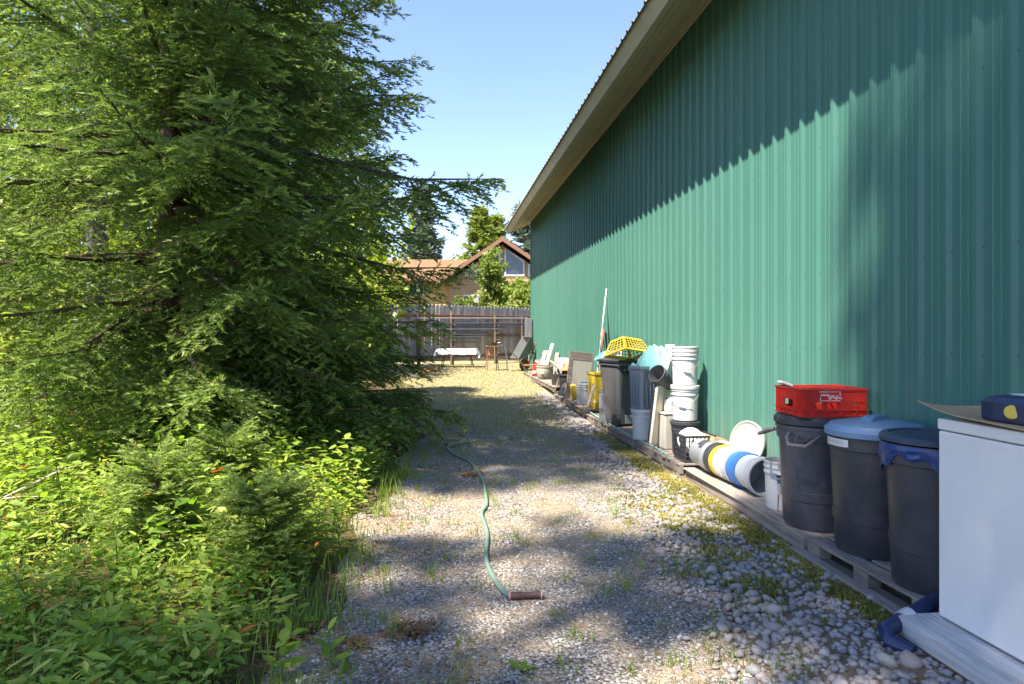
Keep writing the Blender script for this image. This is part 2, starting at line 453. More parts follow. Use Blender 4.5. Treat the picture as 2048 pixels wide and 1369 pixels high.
def needles_on(tw0, twd, twl, per, rng, nl, nw, tint, tip):
    """per needles along each twig, splayed round it"""
    n = len(tw0); s = (np.arange(per)[None] + rng.random((n, per))) / per
    P = tw0[:, None] + twd[:, None] * (twl[:, None] * s)[..., None]
    sv = unit(np.cross(twd, unit(rng.normal(size=(n, 3)) * .35 + [0, 0, 1.])))[:, None] * np.where(np.arange(per) % 2 == 0, 1., -1.)[None, :, None]   # two combed rows
    r = rng.normal(size=(n, per, 3)); d = unit(twd[:, None] * (.70 + .5 * s[..., None]) + sv * .8 + unit(r) * .32 + np.array([0, 0, .10]))
    m = n * per
    ln = nl * (.75 + .5 * rng.random(m)); w = nw * (.8 + .4 * rng.random(m))
    ti = np.repeat(tint, per) + rng.normal(size=m) * .07
    tp = np.repeat(tip, per) * np.clip(s.ravel() * 1.3 - .15, 0, 1)
    return blades(P.reshape(-1, 3), d.reshape(-1, 3), ln, w, rng, np.clip(ti, 0, 1), np.clip(tp, 0, 1))

M_FIR = leafmat('fir_needles', [(0, (.070, .115, .026)), (.5, (.155, .225, .048)), (1, (.25, .32, .08))], (.50, .58, .14), .5, .45)
M_FIRB = leafmat('blue_spruce_needles', [(0, (.09, .12, .08)), (.5, (.17, .21, .15)), (1, (.27, .31, .22))], (.25, .30, .20), .25)
M_CEDAR = leafmat('cedar_sprays', [(0, (.15, .20, .035)), (.5, (.30, .36, .065)), (1, (.42, .46, .10))], (.3, .36, .08), .35)
M_BROAD = leafmat('broad_leaves', [(0, (.13, .20, .025)), (.5, (.30, .38, .05)), (1, (.52, .54, .11))], None, .5)
M_MAPLE = leafmat('light_maple_leaves', [(0, (.10, .17, .02)), (.5, (.22, .30, .05)), (1, (.38, .38, .12))], None, .45)
def m_bark(name, c1, c2, sc=1.0):
    k = NT(name); k.set(.95, 0, .1); v = k.coord('Object', (9 * sc, 9 * sc, 1.8 * sc)); n1 = k.noise(v, 1.6, 6, .7, .6); n2 = k.noise(v, 5, 4, .7)
    k.base(k.mix(k.ramp(n2, [(.35, (0, 0, 0)), (.7, (1, 1, 1))]), k.ramp(n1, [(.3, c1), (.7, c2)]), [q * .5 for q in c1])); k.bump(n1, 1.0, .03); return k.m
M_BARK = m_bark('fir_bark', (.09, .06, .042), (.22, .16, .115))
M_BARKG = m_bark('grey_bark', (.10, .085, .07), (.30, .26, .23))
M_TWIG = worn('dead_twig', (.14, .11, .085), .9, (.06, .045, .03), .6, 5)

def conifer(name, label, xy, H, rad, z0, nb, seed, mat, bark, tr=.16, per=12, nl=.045, nw=.013, lat=.16, sub=.12, tips=.75,
            droop=.22, group=None, dead=0, sector=None, z1=None, cat='tree', lean=0.0, fin=.10, hang=.35, tone=.45):
    rng = np.random.default_rng(seed); x0, y0 = xy; zg = float(gz(x0, y0)) - .05
    T = thing(name, label, cat, (x0, y0, zg), 0, group)
    # trunk: tapered, slightly crooked
    mb = MB(); zs = np.linspace(0, H, 26)
    path = [(lean * z + .04 * math.sin(z * .7 + seed), .04 * math.cos(z * .6 + seed), z) for z in zs]
    rr = [tr * (1 - z / H) ** .8 + min(.012, tr * .15) + tr * .45 * math.exp(-z * 2.2) for z in zs]
    mb.tube(path, rr, 12); mb.build('trunk', bark, T)
    ax = lambda z: np.array([np.interp(z, zs, [p[0] for p in path]), np.interp(z, zs, [p[1] for p in path]), z])
    top = z1 if z1 else H * .985
    wb = MB(); A = []; Dd = []; Ls = []; Ti = []; Tp = []
    zz = np.sort(z0 + (top - z0) * (rng.random(nb)) ** 1.0)
    az0 = rng.random() * 6.28
    for i, z in enumerate(zz):
        a = az0 + i * 2.39996 + rng.normal() * .3
        if sector is not None and not sector(a % (2 * math.pi), z): continue
        L = rad(z) * (.72 + .36 * rng.random()) * (1.0 if rng.random() > .12 else .6)
        if L < min(.12, .05 * H): continue
        hd = np.array([math.cos(a), math.sin(a), 0]); sd = np.array([-math.sin(a), math.cos(a), 0])
        h = z / H; up = np.interp(h, [0, .3, .7, 1], [-.18, .02, .35, .9]) + rng.normal() * .08
        dr = droop * (1 - h * .6)
        t = np.linspace(0, 1, 9); bend = rng.normal() * .12
        pts = ax(z)[None] + L * (t[:, None] * hd + (bend * t ** 2)[:, None] * sd + (up * t - dr * t ** 1.6 + .20 * t ** 4)[:, None] * np.array([0, 0, 1]))
        wb.tube(pts[::2], [max(.006, .013 * L * (1 - q) + .004) for q in t[::2]], 5, False)
        # side twigs
        nl_ = max(5, int(L / lat)) * 2
        tt = np.clip(.10 + .90 * (np.arange(nl_) + rng.random(nl_)) / nl_, 0, 1)
        p = np.stack([np.interp(tt, t, pts[:, j]) for j in range(3)], 1)
        tg = unit(np.stack([np.interp(np.minimum(tt + .05, 1), t, pts[:, j]) - np.interp(tt - .05, t, pts[:, j]) for j in range(3)], 1))
        sg = np.where(np.arange(nl_) % 2 == 0, 1., -1.)[:, None]
        ld = unit(tg * (.75 + .4 * rng.random((nl_, 1))) + sd * sg * (.75 + .35 * rng.random((nl_, 1))) + np.array([0, 0, -1]) * hang * rng.random((nl_, 1)))
        ll = np.minimum(.22 + .42 * L * (1 - tt) ** .75 * np.minimum(1, tt * 3 + .25), .85) * (.7 + .5 * rng.random(nl_))
        nx_s = max(3, int(L / .07)); ta = .12 + .88 * (np.arange(nx_s) + rng.random(nx_s)) / nx_s      # sprays along the bough itself
        pa = np.stack([np.interp(ta, t, pts[:, j]) for j in range(3)], 1); tga = unit(np.stack([np.interp(np.minimum(ta + .04, 1), t, pts[:, j]) - np.interp(ta - .04, t, pts[:, j]) for j in range(3)], 1))
        A.append(pa); Dd.append(unit(tga + rng.normal(size=(nx_s, 3)) * .55)); Ls.append(fin * (.9 + .6 * rng.random(nx_s))); Ti.append(np.full(nx_s, tone)); Tp.append(np.clip(ta - .5, 0, 1) * tips * 1.5)
        btint = np.clip(tone + rng.normal() * .13, 0, 1)
        # along each side twig: sprays
        for j in range(nl_):
            ns = max(2, int(ll[j] / sub * 2)); q = (np.arange(ns) + rng.random(ns)) / ns
            sag = np.array([0, 0, -1]) * (hang * .5 * ll[j] * q ** 2)[:, None]
            sp = p[j] + ld[j] * (ll[j] * q)[:, None] + sag
            s2 = np.where(np.arange(ns) % 2 == 0, 1., -1.)[:, None]; sv = np.cross(ld[j], [0, 0, 1.]); sv = sv / (np.linalg.norm(sv) + 1e-9)
            dd = unit(ld[j] + sv * s2 * (.5 + .5 * rng.random((ns, 1))) + rng.normal(size=(ns, 3)) * .18 + np.array([0, 0, -.25]))
            A.append(sp); Dd.append(dd); Ls.append(fin * (.7 + .7 * rng.random(ns)))
            Ti.append(np.full(ns, btint) + rng.normal() * .06)
            Tp.append(np.clip((q - .45) * 1.7, 0, 1) * tips * (rng.random(ns) < .75) * np.clip(tt[j] * 1.5 - .1, .15, 1))
            if L > .8 and j % 3 == 0: wb.tube([p[j], p[j] + ld[j] * ll[j] * .5 + sag[ns // 2], p[j] + ld[j] * ll[j] * .95 + sag[-1]], [.005, .004, .002], 3, False)
    for i in range(dead):      # bare dead branches low on the trunk
        z = .5 + (z0 + 2.2) * rng.random(); a = rng.random() * 6.28; L = .8 + 1.8 * rng.random()
        q = [ax(z) + np.array([math.cos(a), math.sin(a), 0]) * L * s + np.array([0, 0, (.12 * s - .28 * s * s) * L]) + rng.normal(size=3) * .02 for s in np.linspace(0, 1, 6)]
        wb.tube(q, [.012 - .009 * s for s in np.linspace(0, 1, 6)], 4, False)
        for s in (2, 3, 4):
            e = q[s] + rng.normal(size=3) * .25; wb.tube([q[s], (q[s] + e) / 2 + rng.normal(size=3) * .02, e], [.005, .004, .002], 3, False)
    wb.build('branches', bark, T)
    A, Dd, Ls, Ti, Tp = [np.concatenate(k) for k in (A, Dd, Ls, Ti, Tp)]
    V, Fa, ti, tp = needles_on(A, Dd, Ls, per, rng, nl, nw, Ti, Tp)
    o = link('crown', npmesh('crown', V, Fa, False, {'tint': ti, 'tip': tp}), mat, T)
    return T

def leaves(P, Dv, Up, ln, wd, tint, lobes=2):
    """folded leaf blades with a rounded outline: 8 vertices, 6 faces as quads/tris stored as triangles"""
    n = len(P); S = unit(np.cross(Dv, Up)); N = np.cross(S, Dv)
    L = ln[:, None]; W = wd[:, None] * .5
    b = P; m1 = P + Dv * L * .33 - N * W * .25; m2 = P + Dv * L * .68 - N * W * .22 - N * L * .04; tp_ = P + Dv * L - N * L * .14
    l1 = m1 + S * W * .95 + N * W * .3; r1 = m1 - S * W * .95 + N * W * .3; l2 = m2 + S * W * .75 + N * W * .25; r2 = m2 - S * W * .75 + N * W * .25
    V = np.stack([b, m1, m2, tp_, l1, r1, l2, r2], 1).reshape(-1, 3)
    f = np.array([(0, 1, 4), (0, 5, 1), (4, 1, 2), (4, 2, 6), (1, 5, 7), (1, 7, 2), (6, 2, 3), (2, 7, 3)])
    Fa = (f[None] + 8 * np.arange(n)[:, None, None]).reshape(-1, 3)
    return V, Fa, np.repeat(tint, 8)

def quads(P, Dv, Up, ln, wd, tint):
    """small far leaves: a folded diamond, two triangles"""
    n = len(P); S = unit(np.cross(Dv, Up)) * wd[:, None] * .5
    V = np.stack([P, P + Dv * ln[:, None] * .5 + S, P + Dv * ln[:, None], P + Dv * ln[:, None] * .5 - S], 1).reshape(-1, 3)
    f = np.array([(0, 1, 2), (0, 2, 3)]); Fa = (f[None] + 4 * np.arange(n)[:, None, None]).reshape(-1, 3)
    return V, Fa, np.repeat(tint, 4)

def broadleaf(name, label, xy, H, lumps, n, size, seed, mat, bark, tr=.08, group=None, cat='tree', stems=1):
    """lumps: (dx, dy, z, rx, rz) foliage masses; leaves sit in twiggy clusters inside them"""
    rng = np.random.default_rng(seed); x0, y0 = xy; zg = float(gz(x0, y0)) - .05
    T = thing(name, label, cat, (x0, y0, zg), 0, group)
    mb = MB(); wb = MB()
    for s in range(stems):
        ox, oy = (0, 0) if s == 0 else rng.normal(size=2) * .25
        mb.tube([(ox + .05 * math.sin(z * 1.1 + s), oy + .05 * math.cos(z + s), z) for z in np.linspace(0, H * .85, 9)], [tr * (1 - .85 * q) for q in np.linspace(0, 1, 9)], 8)
    mb.build('trunk', bark, T)
    vol = np.array([l[3] ** 2 * l[4] for l in lumps]); cnt = (n * vol / vol.sum()).astype(int)
    Ps = []; Ti = []
    for (dx, dy, z, rx, rz), c in zip(lumps, cnt):
        k = max(3, c // 22); q = unit(rng.normal(size=(k, 3))) * (rng.random((k, 1)) ** .45); cl = q * [rx, rx, rz] + [dx, dy, z]
        for e in cl[::max(1, k // 9)]:
            s = np.array([0, 0, max(.2, e[2] * .55)]); wb.tube([s, (s + e) / 2 + [0, 0, .08], e], [tr * .3, tr * .18, .006], 4, False)
        p = np.repeat(cl, 22, 0) + rng.normal(size=(k * 22, 3)) * np.array([.16, .16, .12]) * min(1.6, max(.5, rx))
        Ps.append(p); Ti.append(np.repeat(.5 + .18 * rng.normal(size=k), 22))
    wb.build('branches', bark, T)
    P = np.concatenate(Ps); ti = np.clip(np.concatenate(Ti) + rng.normal(size=len(P)) * .12, 0, 1); m = len(P)
    d = unit(rng.normal(size=(m, 3)) + [0, 0, -.35]); up = unit(rng.normal(size=(m, 3)) + [0, 0, 1.2])
    V, Fa, ti = quads(P, d, up, size * (.7 + .6 * rng.random(m)), size * .62 * (.7 + .6 * rng.random(m)), ti)
    link('crown', npmesh('crown', V, Fa, False, {'tint': ti}), mat, T)
    return T

# the big fir beside the path
fir_r = lambda z: float(np.interp(z, [0, .6, 1.6, 3.2, 4.8, 6.2, 8, 11, 13.5], [2.3, 3.0, 3.6, 3.9, 4.0, 3.3, 2.5, 1.3, .15]))
conifer('fir_tree', 'large full fir with drooping boughs beside the gravel path', (-3.45, 9.1), 13.5, fir_r, .55, 215, 11, M_FIR, M_BARK, .17,
        per=9, nl=.060, nw=.022, hang=.62, droop=.30, lat=.155, sub=.12, dead=26, z1=8.4, sector=lambda a, z, q=random.Random(9): not (math.cos(a) < -.15 and q.random() < .66))
conifer('fir_tree', 'young bushy fir behind the right boughs of the large fir', (-2.9, 13.2), 7.4, lambda z: float(np.interp(z, [0, 1.5, 4, 7.4], [1.6, 2.15, 1.7, .1])), .3, 95, 12, M_FIR, M_BARK, .1,
        per=8, nl=.075, nw=.027, lat=.19, sub=.16, fin=.12)
# a second, slimmer fir at the frame's left
conifer('fir_tree', 'slim fir with fresh bright tips left of the large fir', (-8.0, 12.3), 12, lambda z: float(np.interp(z, [0, 2, 4.5, 7, 11], [1.2, 2.0, 2.5, 1.7, .1])), 1.6, 90, 21, M_FIR, M_BARK, .13,
        per=11, nl=.05, nw=.015, lat=.16, sub=.125, dead=14)
# tall grey trunks in the wood
for k, (u, v, D, H, tr, s, lab) in enumerate([(190, 775, 16.0, 17, .24, 31, 'tall forest fir with a thick grey sunlit trunk'),
                                              (263, 770, 17.5, 16, .18, 32, 'tall forest fir with a slender grey trunk next to a thicker one')]):
    p = atD(u, v, D)
    conifer('forest_fir', lab, (p[0], p[1]), H, lambda z: float(np.interp(z, [3, 6, 9, 17], [1.2, 2.4, 2.6, .2])), 4.6, 60, s, M_FIR, M_BARKG, tr,
            per=8, nl=.10, nw=.036, lat=.22, sub=.18, fin=.17, dead=22, tips=.6)
for k, (u, D, H, s) in enumerate([(-60, 22, 17, 41), (95, 26, 19, 42), (350, 25, 18, 43), (470, 29, 20, 44), (600, 25, 15, 45), (700, 33, 15.5, 46)]):
    p = atD(u, 700, D)
    lab = ['forest fir at the wood’s open side, far behind the slim fir', 'forest fir rising behind the thick grey trunk', 'forest fir standing straight behind the large fir’s trunk',
           'tallest forest fir deep in the wood behind the large fir', 'forest fir behind the right half of the large fir', 'farthest forest fir, hidden behind the large fir’s bough tips'][k]
    conifer('forest_fir', lab.replace('’', "'"), (p[0], p[1]), H, lambda z, H=H: float(np.interp(z, [1, 4, 8, H], [2.0, 2.6, 2.5, .2])), 1.2, 84, s, M_FIR, M_BARKG, .17,
            per=8, nl=.15, nw=.055, lat=.30, sub=.24, fin=.22, tips=.7, z1=14)
# sunlit deciduous understorey between the trunks
for k, (u, D, H, s, lab) in enumerate([(20, 14, 4.2, 51, 'bright green deciduous shrub below the slim fir'), (130, 19, 10.0, 52, 'bright young alder behind the thick grey trunk'),
                                       (310, 15, 3.6, 53, 'sunlit bush between the slender trunk and the large fir'), (430, 21, 10.0, 54, 'bright young alder behind the large fir'),
                                       (560, 19, 7.5, 55, 'sunlit alder behind the large fir, short of the fence'), (-130, 19, 11.0, 56, 'tall bright alder at the left of the wood'),
                                       (230, 24, 12.5, 57, 'tallest bright alder deep between the trunks'), (735, 21, 2.4, 58, 'low leafy bush near the fence end')]):
    p = atD(u, 700, D); rng = np.random.default_rng(s)
    lumps = [(rng.normal() * H * .16, rng.normal() * H * .12, H * (.18 + .75 * q), H * (.26 - .12 * q) * (.8 + .4 * rng.random()), H * .13) for q in np.linspace(0, 1, 8)]
    broadleaf('leafy_shrub' if H < 4.7 else 'young_alder', lab, (p[0], p[1]), H, lumps, 5600, .13 + .009 * H, s, M_BROAD, M_BARKG, .05, stems=2)
# firs behind the photographer: their shade lies on the near wall, the path and the near undergrowth
shade_r = lambda H, R: (lambda z: float(np.interp(z, [1, H * .25, H * .45, H], [R * .7, R, R * .85, .1])))
for k, (x, y, H, R_, z0, nb_, s, lab) in enumerate([(-8.5, -5.3, 26.9, 2.9, 11.5, 50, 61, 'tall fir behind the photographer, nearest the building'), (-9.0, -6.3, 30.0, 2.5, 13.0, 29, 65, 'tall narrow fir behind the photographer, between the two tallest'), (-8.84, -4.1, 20.6, 1.7, 14.5, 14, 66, 'mid-height fir behind the photographer at the wood edge'), (-9.4, -9.1, 30.5, 3.2, 12.0, 50, 63, 'tallest fir behind the photographer, set back from the path'),
                                           (-10.3, -1.1, 24.6, 1.8, 18.8, 46, 62, 'bare-stemmed fir at the wood edge beside the photographer'), (-9.0, -2.6, 17.2, 1.8, 9.0, 22, 64, 'shorter fir at the wood edge beside the photographer')]):
    H *= 1.132; z0 *= 1.132
    conifer('fir_tree', lab, (x, y), H, lambda z, H=H, R_=R_, z0=z0: float(np.interp(z, [z0, z0 + (H - z0) * .25, z0 + (H - z0) * .5, H], [R_ * .6, R_, R_ * .8, .1])), z0, nb_, s, M_FIR, M_BARK, .22, per=6, nl=.13, nw=.06, lat=.28, sub=.24, fin=.2)

# beyond the fence
def far(u, D): p = atD(u, 690, D); return (p[0], p[1])
conifer('spruce_tree', 'grey-blue spruce standing behind the house roof', far(843, 56), 13.0, lambda z: float(np.interp(z, [1, 4, 13], [3.0, 2.6, .15])), 1, 90, 71, M_FIRB, M_BARK, .2, per=9, nl=.3, nw=.13, lat=.36, sub=.3, fin=.4)
conifer('cedar_tree', 'light green cedar with a pointed crown behind the house', far(961, 62), 12.2, lambda z: float(np.interp(z, [1, 4, 9, 12.2], [3.2, 2.8, 1.2, .15])), 1, 90, 72, M_CEDAR, M_BARK, .2, per=9, nl=.3, nw=.13, lat=.36, sub=.3, fin=.4)
conifer('cedar_tree', 'yellowish green cedar half hidden by the gable peak', far(992, 66), 12.2, lambda z: float(np.interp(z, [1, 5, 10, 12.2], [2.6, 2.2, .9, .15])), 1, 70, 73, M_CEDAR, M_BARK, .2, per=9, nl=.3, nw=.13, lat=.36, sub=.3, fin=.4)
conifer('spruce_tree', 'dull green spruce seen under the eave of the metal building', far(1052, 60), 11.8, lambda z: float(np.interp(z, [1, 5, 12.5], [3.2, 3.0, .3])), 1, 80, 74, M_FIRB, M_BARK, .2, per=9, nl=.3, nw=.13, lat=.36, sub=.3, fin=.4)
rng = np.random.default_rng(75)
broadleaf('round_tree', 'rounded light green tree between spruce and cedar', far(910, 64), 8.6, [(rng.normal() * 1.2, rng.normal(), 2 + 6 * q, 2.4 - 1.2 * q, 1.3) for q in np.linspace(0, 1, 7)], 6000, .3, 75, M_CEDAR, M_BARK, .2)
broadleaf('maple_tree', 'light green young maple behind the fence in front of the gable', far(972, 31), 4.6,
          [(rng.normal() * .55, rng.normal() * .4, .9 + 3.4 * q, 1.25 - .75 * q, .75) for q in np.linspace(0, 1, 9)], 8500, .19, 76, M_MAPLE, M_BARKG, .07)
broadleaf('maple_tree', 'light green bushy maple behind the fence next to the metal building', far(1040, 29), 3.2,
          [(rng.normal() * .5, rng.normal() * .4, .8 + 2.2 * q, 1.05 - .45 * q, .6) for q in np.linspace(0, 1, 7)], 5600, .19, 77, M_MAPLE, M_BARKG, .06)
# ------------------------------------------------------------------ house beyond the fence
M_OCHRE = worn('ochre_siding', (.66, .41, .11), .7, (.35, .22, .08), .4, 2)
M_CEDARS = worn('brown_siding', (.47, .30, .14), .75, (.22, .14, .07), .4, 2)
M_RAKE = worn('redbrown_trim', (.27, .13, .075), .6, (.15, .08, .05), .4, 2)
M_WHITE = worn('white_trim', (.72, .72, .70), .5, (.4, .38, .33), .25, 4)
def m_shingle():
    k = NT('brown_shingles'); k.set(.95, 0, .1); v = k.coord('Object', (1, 1, 1)); br = k.n('ShaderNodeTexBrick'); k.l(v, br.inputs['Vector'])
    br.inputs['Scale'].default_value = 1.2; br.inputs['Color1'].default_value = (.26, .155, .08, 1); br.inputs['Color2'].default_value = (.20, .12, .062, 1); br.inputs['Mortar'].default_value = (.14, .085, .05, 1)
    br.inputs['Mortar Size'].default_value = .012; br.inputs['Row Height'].default_value = .14; br.inputs['Brick Width'].default_value = .3
    k.base(br.outputs[0]); return k.m
def m_glass(name, c=(.03, .04, .045)):
    k = NT(name); k.base(c); k.set(.06, 0, .8); return k.m
M_GLASS = m_glass('window_glass')
hp = atD(1005, 690, 45.0); hz = float(gz(hp[0], hp[1]))
house = thing('house', 'yellow wooden house with a brown roof and tall gable windows', 'house', (hp[0], hp[1], 0), -YAW)
hz0 = lambda v, D=45.0: HC + (VH - v) * D / F
px = 45.0 / F
EV, PK, HW = hz0(557), hz0(478), 117 * px       # eave, peak, half width
slope = (PK - EV) / HW
def siding(poly_w, z0, z1, y, name, m, th=.03, step=.2):
    """lapped boards; poly_w(z) gives the left and right ends"""
    mb = MB(); z = z0
    while z < z1 - .01:
        h = min(step, z1 - z); a, b = poly_w(z); a2, b2 = poly_w(z + h)
        mb.add([(a, y - th, z), (b, y - th, z), (b2, y, z + h), (a2, y, z + h)], [(0, 1, 2, 3)]); mb.add([(a, y - th, z), (b, y - th, z), (b, y, z), (a, y, z)], [(3, 2, 1, 0)])
        z += step
    o = mb.build(name, m, house); return o
gw = lambda z: (-HW + .35 + max(0, (z - EV + .2) / slope), HW - .35 - max(0, (z - EV + .2) / slope))
siding(gw, .3, PK - .35, 0, 'gable_siding', M_CEDARS)
wl, wr = (700 - 1005) * px, -HW + .36
siding(lambda z: (wl, wr), .3, EV - .05, .35, 'wing_siding', M_OCHRE)
mb = MB(); mb.boxb((-HW + .4, .02, .3), (HW - .4, 8, EV - .25)); mb.boxb((wl, .37, .3), (-HW + .4, 6, EV - .12)); mb.build('wall_core', M_CEDARS, house)
# gable roof, rake boards, wing roof
for s in (-1, 1):
    mb = MB(); th = .16
    mb.add([(s * (HW + .45), -.7, EV - .45 * slope), (0, -.7, PK), (0, 8.5, PK), (s * (HW + .45), 8.5, EV - .45 * slope),
            (s * (HW + .45), -.7, EV - .45 * slope - th), (0, -.7, PK - th), (0, 8.5, PK - th), (s * (HW + .45), 8.5, EV - .45 * slope - th)],
           [(0, 1, 2, 3), (7, 6, 5, 4), (0, 4, 5, 1), (3, 2, 6, 7), (0, 3, 7, 4)]); mb.build('roof_slope', m_shingle(), house)
    mb = MB(); mb.add([(s * (HW + .47), -.75, EV - .45 * slope + .03), (0, -.75, PK + .03), (0, -.75, PK - .25), (s * (HW + .47), -.75, EV - .45 * slope - .25),
                       (s * (HW + .47), -.7005, EV - .45 * slope + .03), (0, -.7005, PK + .03), (0, -.7005, PK - .25), (s * (HW + .47), -.7005, EV - .45 * slope - .25)],
                      [(0, 1, 2, 3), (7, 6, 5, 4), (0, 4, 5, 1), (3, 2, 6, 7), (0, 3, 7, 4)]); mb.build('rake_board', M_RAKE, house)
rz1 = hz0(520, 49.2)
mb = MB(); mb.add([(wl - .4, -.25, EV), (-HW + .9, -.25, EV), (-HW + 2.6, 4.0, rz1), (wl - .4, 4.0, rz1), (wl - .4, -.25, EV - .13), (-HW + .9, -.25, EV - .13), (-HW + 2.6, 4.0, rz1 - .13), (wl - .4, 4.0, rz1 - .13),
                   (-HW + .9, 8.2, EV), (wl - .4, 8.2, EV)], [(0, 1, 2, 3), (4, 7, 6, 5), (0, 4, 5, 1), (3, 2, 8, 9), (0, 3, 7, 4)])
mb.build('wing_roof', m_shingle(), house)
mb = MB(); mb.boxb((wl - .4, -.30, EV - .19), (-HW + .3, -.252, EV + .01)); mb.build('eave_board', M_RAKE, house)
def window(poly, y, name='window'):
    """frame round a polygon (x, z), dark glass behind it"""
    n = len(poly); cx = sum(p[0] for p in poly) / n; cz = sum(p[1] for p in poly) / n
    out = [(cx + (x - cx) * 1.0, cz + (z - cz) * 1.0) for x, z in poly]
    inn = [(x - math.copysign(.1, x - cx), z - math.copysign(.1, z - cz)) for x, z in poly]
    mb = MB(); vs = [(x, y, z) for x, z in out] + [(x, y, z) for x, z in inn] + [(x, y + .06, z) for x, z in out] + [(x, y + .06, z) for x, z in inn]
    mb.add(vs, [(i, (i + 1) % n, n + (i + 1) % n, n + i) for i in range(n)] + [(n + i, n + (i + 1) % n, 3 * n + (i + 1) % n, 3 * n + i) for i in range(n)] + [(i, 2 * n + i, 2 * n + (i + 1) % n, (i + 1) % n) for i in range(n)])
    w = mb.build(name, M_WHITE, house)
    mb = MB(); mb.add([(x, y + .04, z) for x, z in inn], [tuple(range(n))]); g = mb.build('pane', M_GLASS, w)
U = lambda u: (u - 1005) * px
Zv = lambda v: hz0(v)
window([(U(1009), Zv(553)), (U(1049), Zv(553)), (U(1049), Zv(522)), (U(1009), Zv(497))], -.07)
window([(U(961), Zv(553)), (U(1001), Zv(553)), (U(1001), Zv(497)), (U(961), Zv(522))], -.07)
window([(U(1056), Zv(553)), (U(1080), Zv(553)), (U(1080), Zv(545)), (U(1056), Zv(528))], -.07)
window([(U(930), Zv(553)), (U(954), Zv(553)), (U(954), Zv(528)), (U(930), Zv(545))], -.07)
window([(U(815), Zv(592)), (U(847), Zv(592)), (U(847), Zv(566)), (U(815), Zv(566))], .27)
window([(U(925), Zv(610)), (U(975), Zv(610)), (U(975), Zv(590)), (U(925), Zv(590))], -.07)
mb = MB(); mb.boxb((U(815) + .55, .262, Zv(592) + .1), (U(815) + .62, .30, Zv(566) - .1)); mb.build('window_mullion', M_WHITE, house)

# ------------------------------------------------------------------ board fence with a pipe rack in front
M_FENCE = wood('grey_fence_board', (.26, .235, .22), (.50, .46, .43), 2, 1.0, .9, .4)
M_ORANGE = wood('orange_fence_timber', (.26, .12, .055), (.40, .20, .09), 0, 1.0, .8, .3)
M_RACK = wood('brown_rack_timber', (.10, .075, .055), (.22, .15, .10), 2, 1.0, .85, .3)
fa, fb = atD(560, 690, 19.9), atD(1105, 690, 27.3); fa[2] = fb[2] = 0
fd = unit(fb - fa); fl = float(np.linalg.norm((fb - fa)[:2])); fang = math.atan2(fd[1], fd[0])
fn = np.array([fd[1], -fd[0], 0])          # towards the camera
ZT = 2.46
fence = thing('board_fence', 'weathered grey board fence with dog-eared tops behind the yard', 'fence', (fa[0], fa[1], 0), fang)
mb = MB(); w, h = .138, 1.95; mb.prism([(-w / 2, 0), (w / 2, 0), (w / 2, h - .035), (w / 2 - .035, h), (-w / 2 + .035, h), (-w / 2, h - .035)], .02, Matrix.Rotation(math.pi / 2, 3, 'X')); bme = mb.mesh('board'); bme.materials.append(M_FENCE)
rr = random.Random(3); x = .07
while x < fl:
    o = link('board', bme, None, fence); o.location = (x, rr.uniform(-.004, .004), ZT - h + rr.uniform(-.02, .02)); o.rotation_euler = (0, rr.uniform(-.008, .008), 0)
    x += .146 + rr.uniform(0, .012) + (.02 if rr.random() < .15 else 0)
for z in (.62, 1.35, 2.02):
    mb = MB(); mb.boxb((0, -.065, z), (fl, -.028, z + .09)); mb.build('rail', M_RACK if z < 2 else M_ORANGE, fence)
def on_plane(u, v, off):
    """where a pixel's ray meets the vertical plane 'off' metres in front of the fence"""
    d = ray(u, v); n = fn[:2]; p0 = (fa + fn * off)[:2]; t = np.dot(p0, n) / np.dot(d[:2], n)
    return np.array([d[0] * t, d[1] * t, HC + d[2] * t])
M_PIPE = worn('grey_pipe', (.17, .18, .20), .45, (.09, .07, .05), .5, 3, .35)
M_PIPER = worn('pale_pipe', (.34, .34, .35), .45, (.2, .15, .1), .5, 3, .2)
for k, (ua, ub, v, r) in enumerate([(822, 1054, 637.5, .022), (858, 1056, 647, .026), (846, 1056, 650.5, .02), (862, 1012, 655, .02), (868, 1004, 658.5, .022), (880, 998, 662.5, .02), (886, 976, 666, .018),
                                    (882, 972, 669.5, .022), (890, 970, 673.5, .02), (893, 962, 677, .018), (897, 958, 681, .022), (894, 952, 685, .018)]):
    a = on_plane(ua, v + (k % 3 - 1) * .5, .24); b = on_plane(ub, v - .4, .24); mb = MB(); c = (a + b) / 2
    d = (b - a) / 2; R_ = Vector(d).to_track_quat('Z', 'Y').to_matrix(); L = float(np.linalg.norm(d))
    mb.lathe([(r * .8, -L + .003), (r, -L), (r, L), (r * .8, L - .003)], (0, 0, 0), 8, R_); o = mb.build('metal_pipe', M_PIPE if k % 4 else M_PIPER, None, c)
    tag(o, ('grey' if k % 4 else 'pale') + ' metal pipe on the rack, ' + ['topmost', 'second from the top', 'third from the top', 'fourth from the top', 'fifth from the top', 'sixth from the top', 'sixth from the bottom', 'fifth from the bottom', 'fourth from the bottom', 'third from the bottom', 'second from the bottom', 'bottommost'][k] + ' of the stack', 'pipe', 'pipes on the rack')
rack = thing('pipe_rack', 'brown timber pipe rack standing against the board fence', 'rack', (fa[0], fa[1], 0), fang)
for u in (838, 905, 992, 1046):
    p = on_plane(u, 690, .13); lx = float(np.dot(p - fa, fd))
    mb = MB(); mb.boxb((lx - .05, -.155, .3), (lx + .05, -.07, 2.12)); mb.build('post', M_RACK, rack)
    for z in (.74, .98, 1.22, 1.46, 1.74):
        mb = MB(); mb.boxb((lx - .03, -.34, z), (lx + .03, -.156, z + .04)); mb.build('arm', M_RACK, rack)

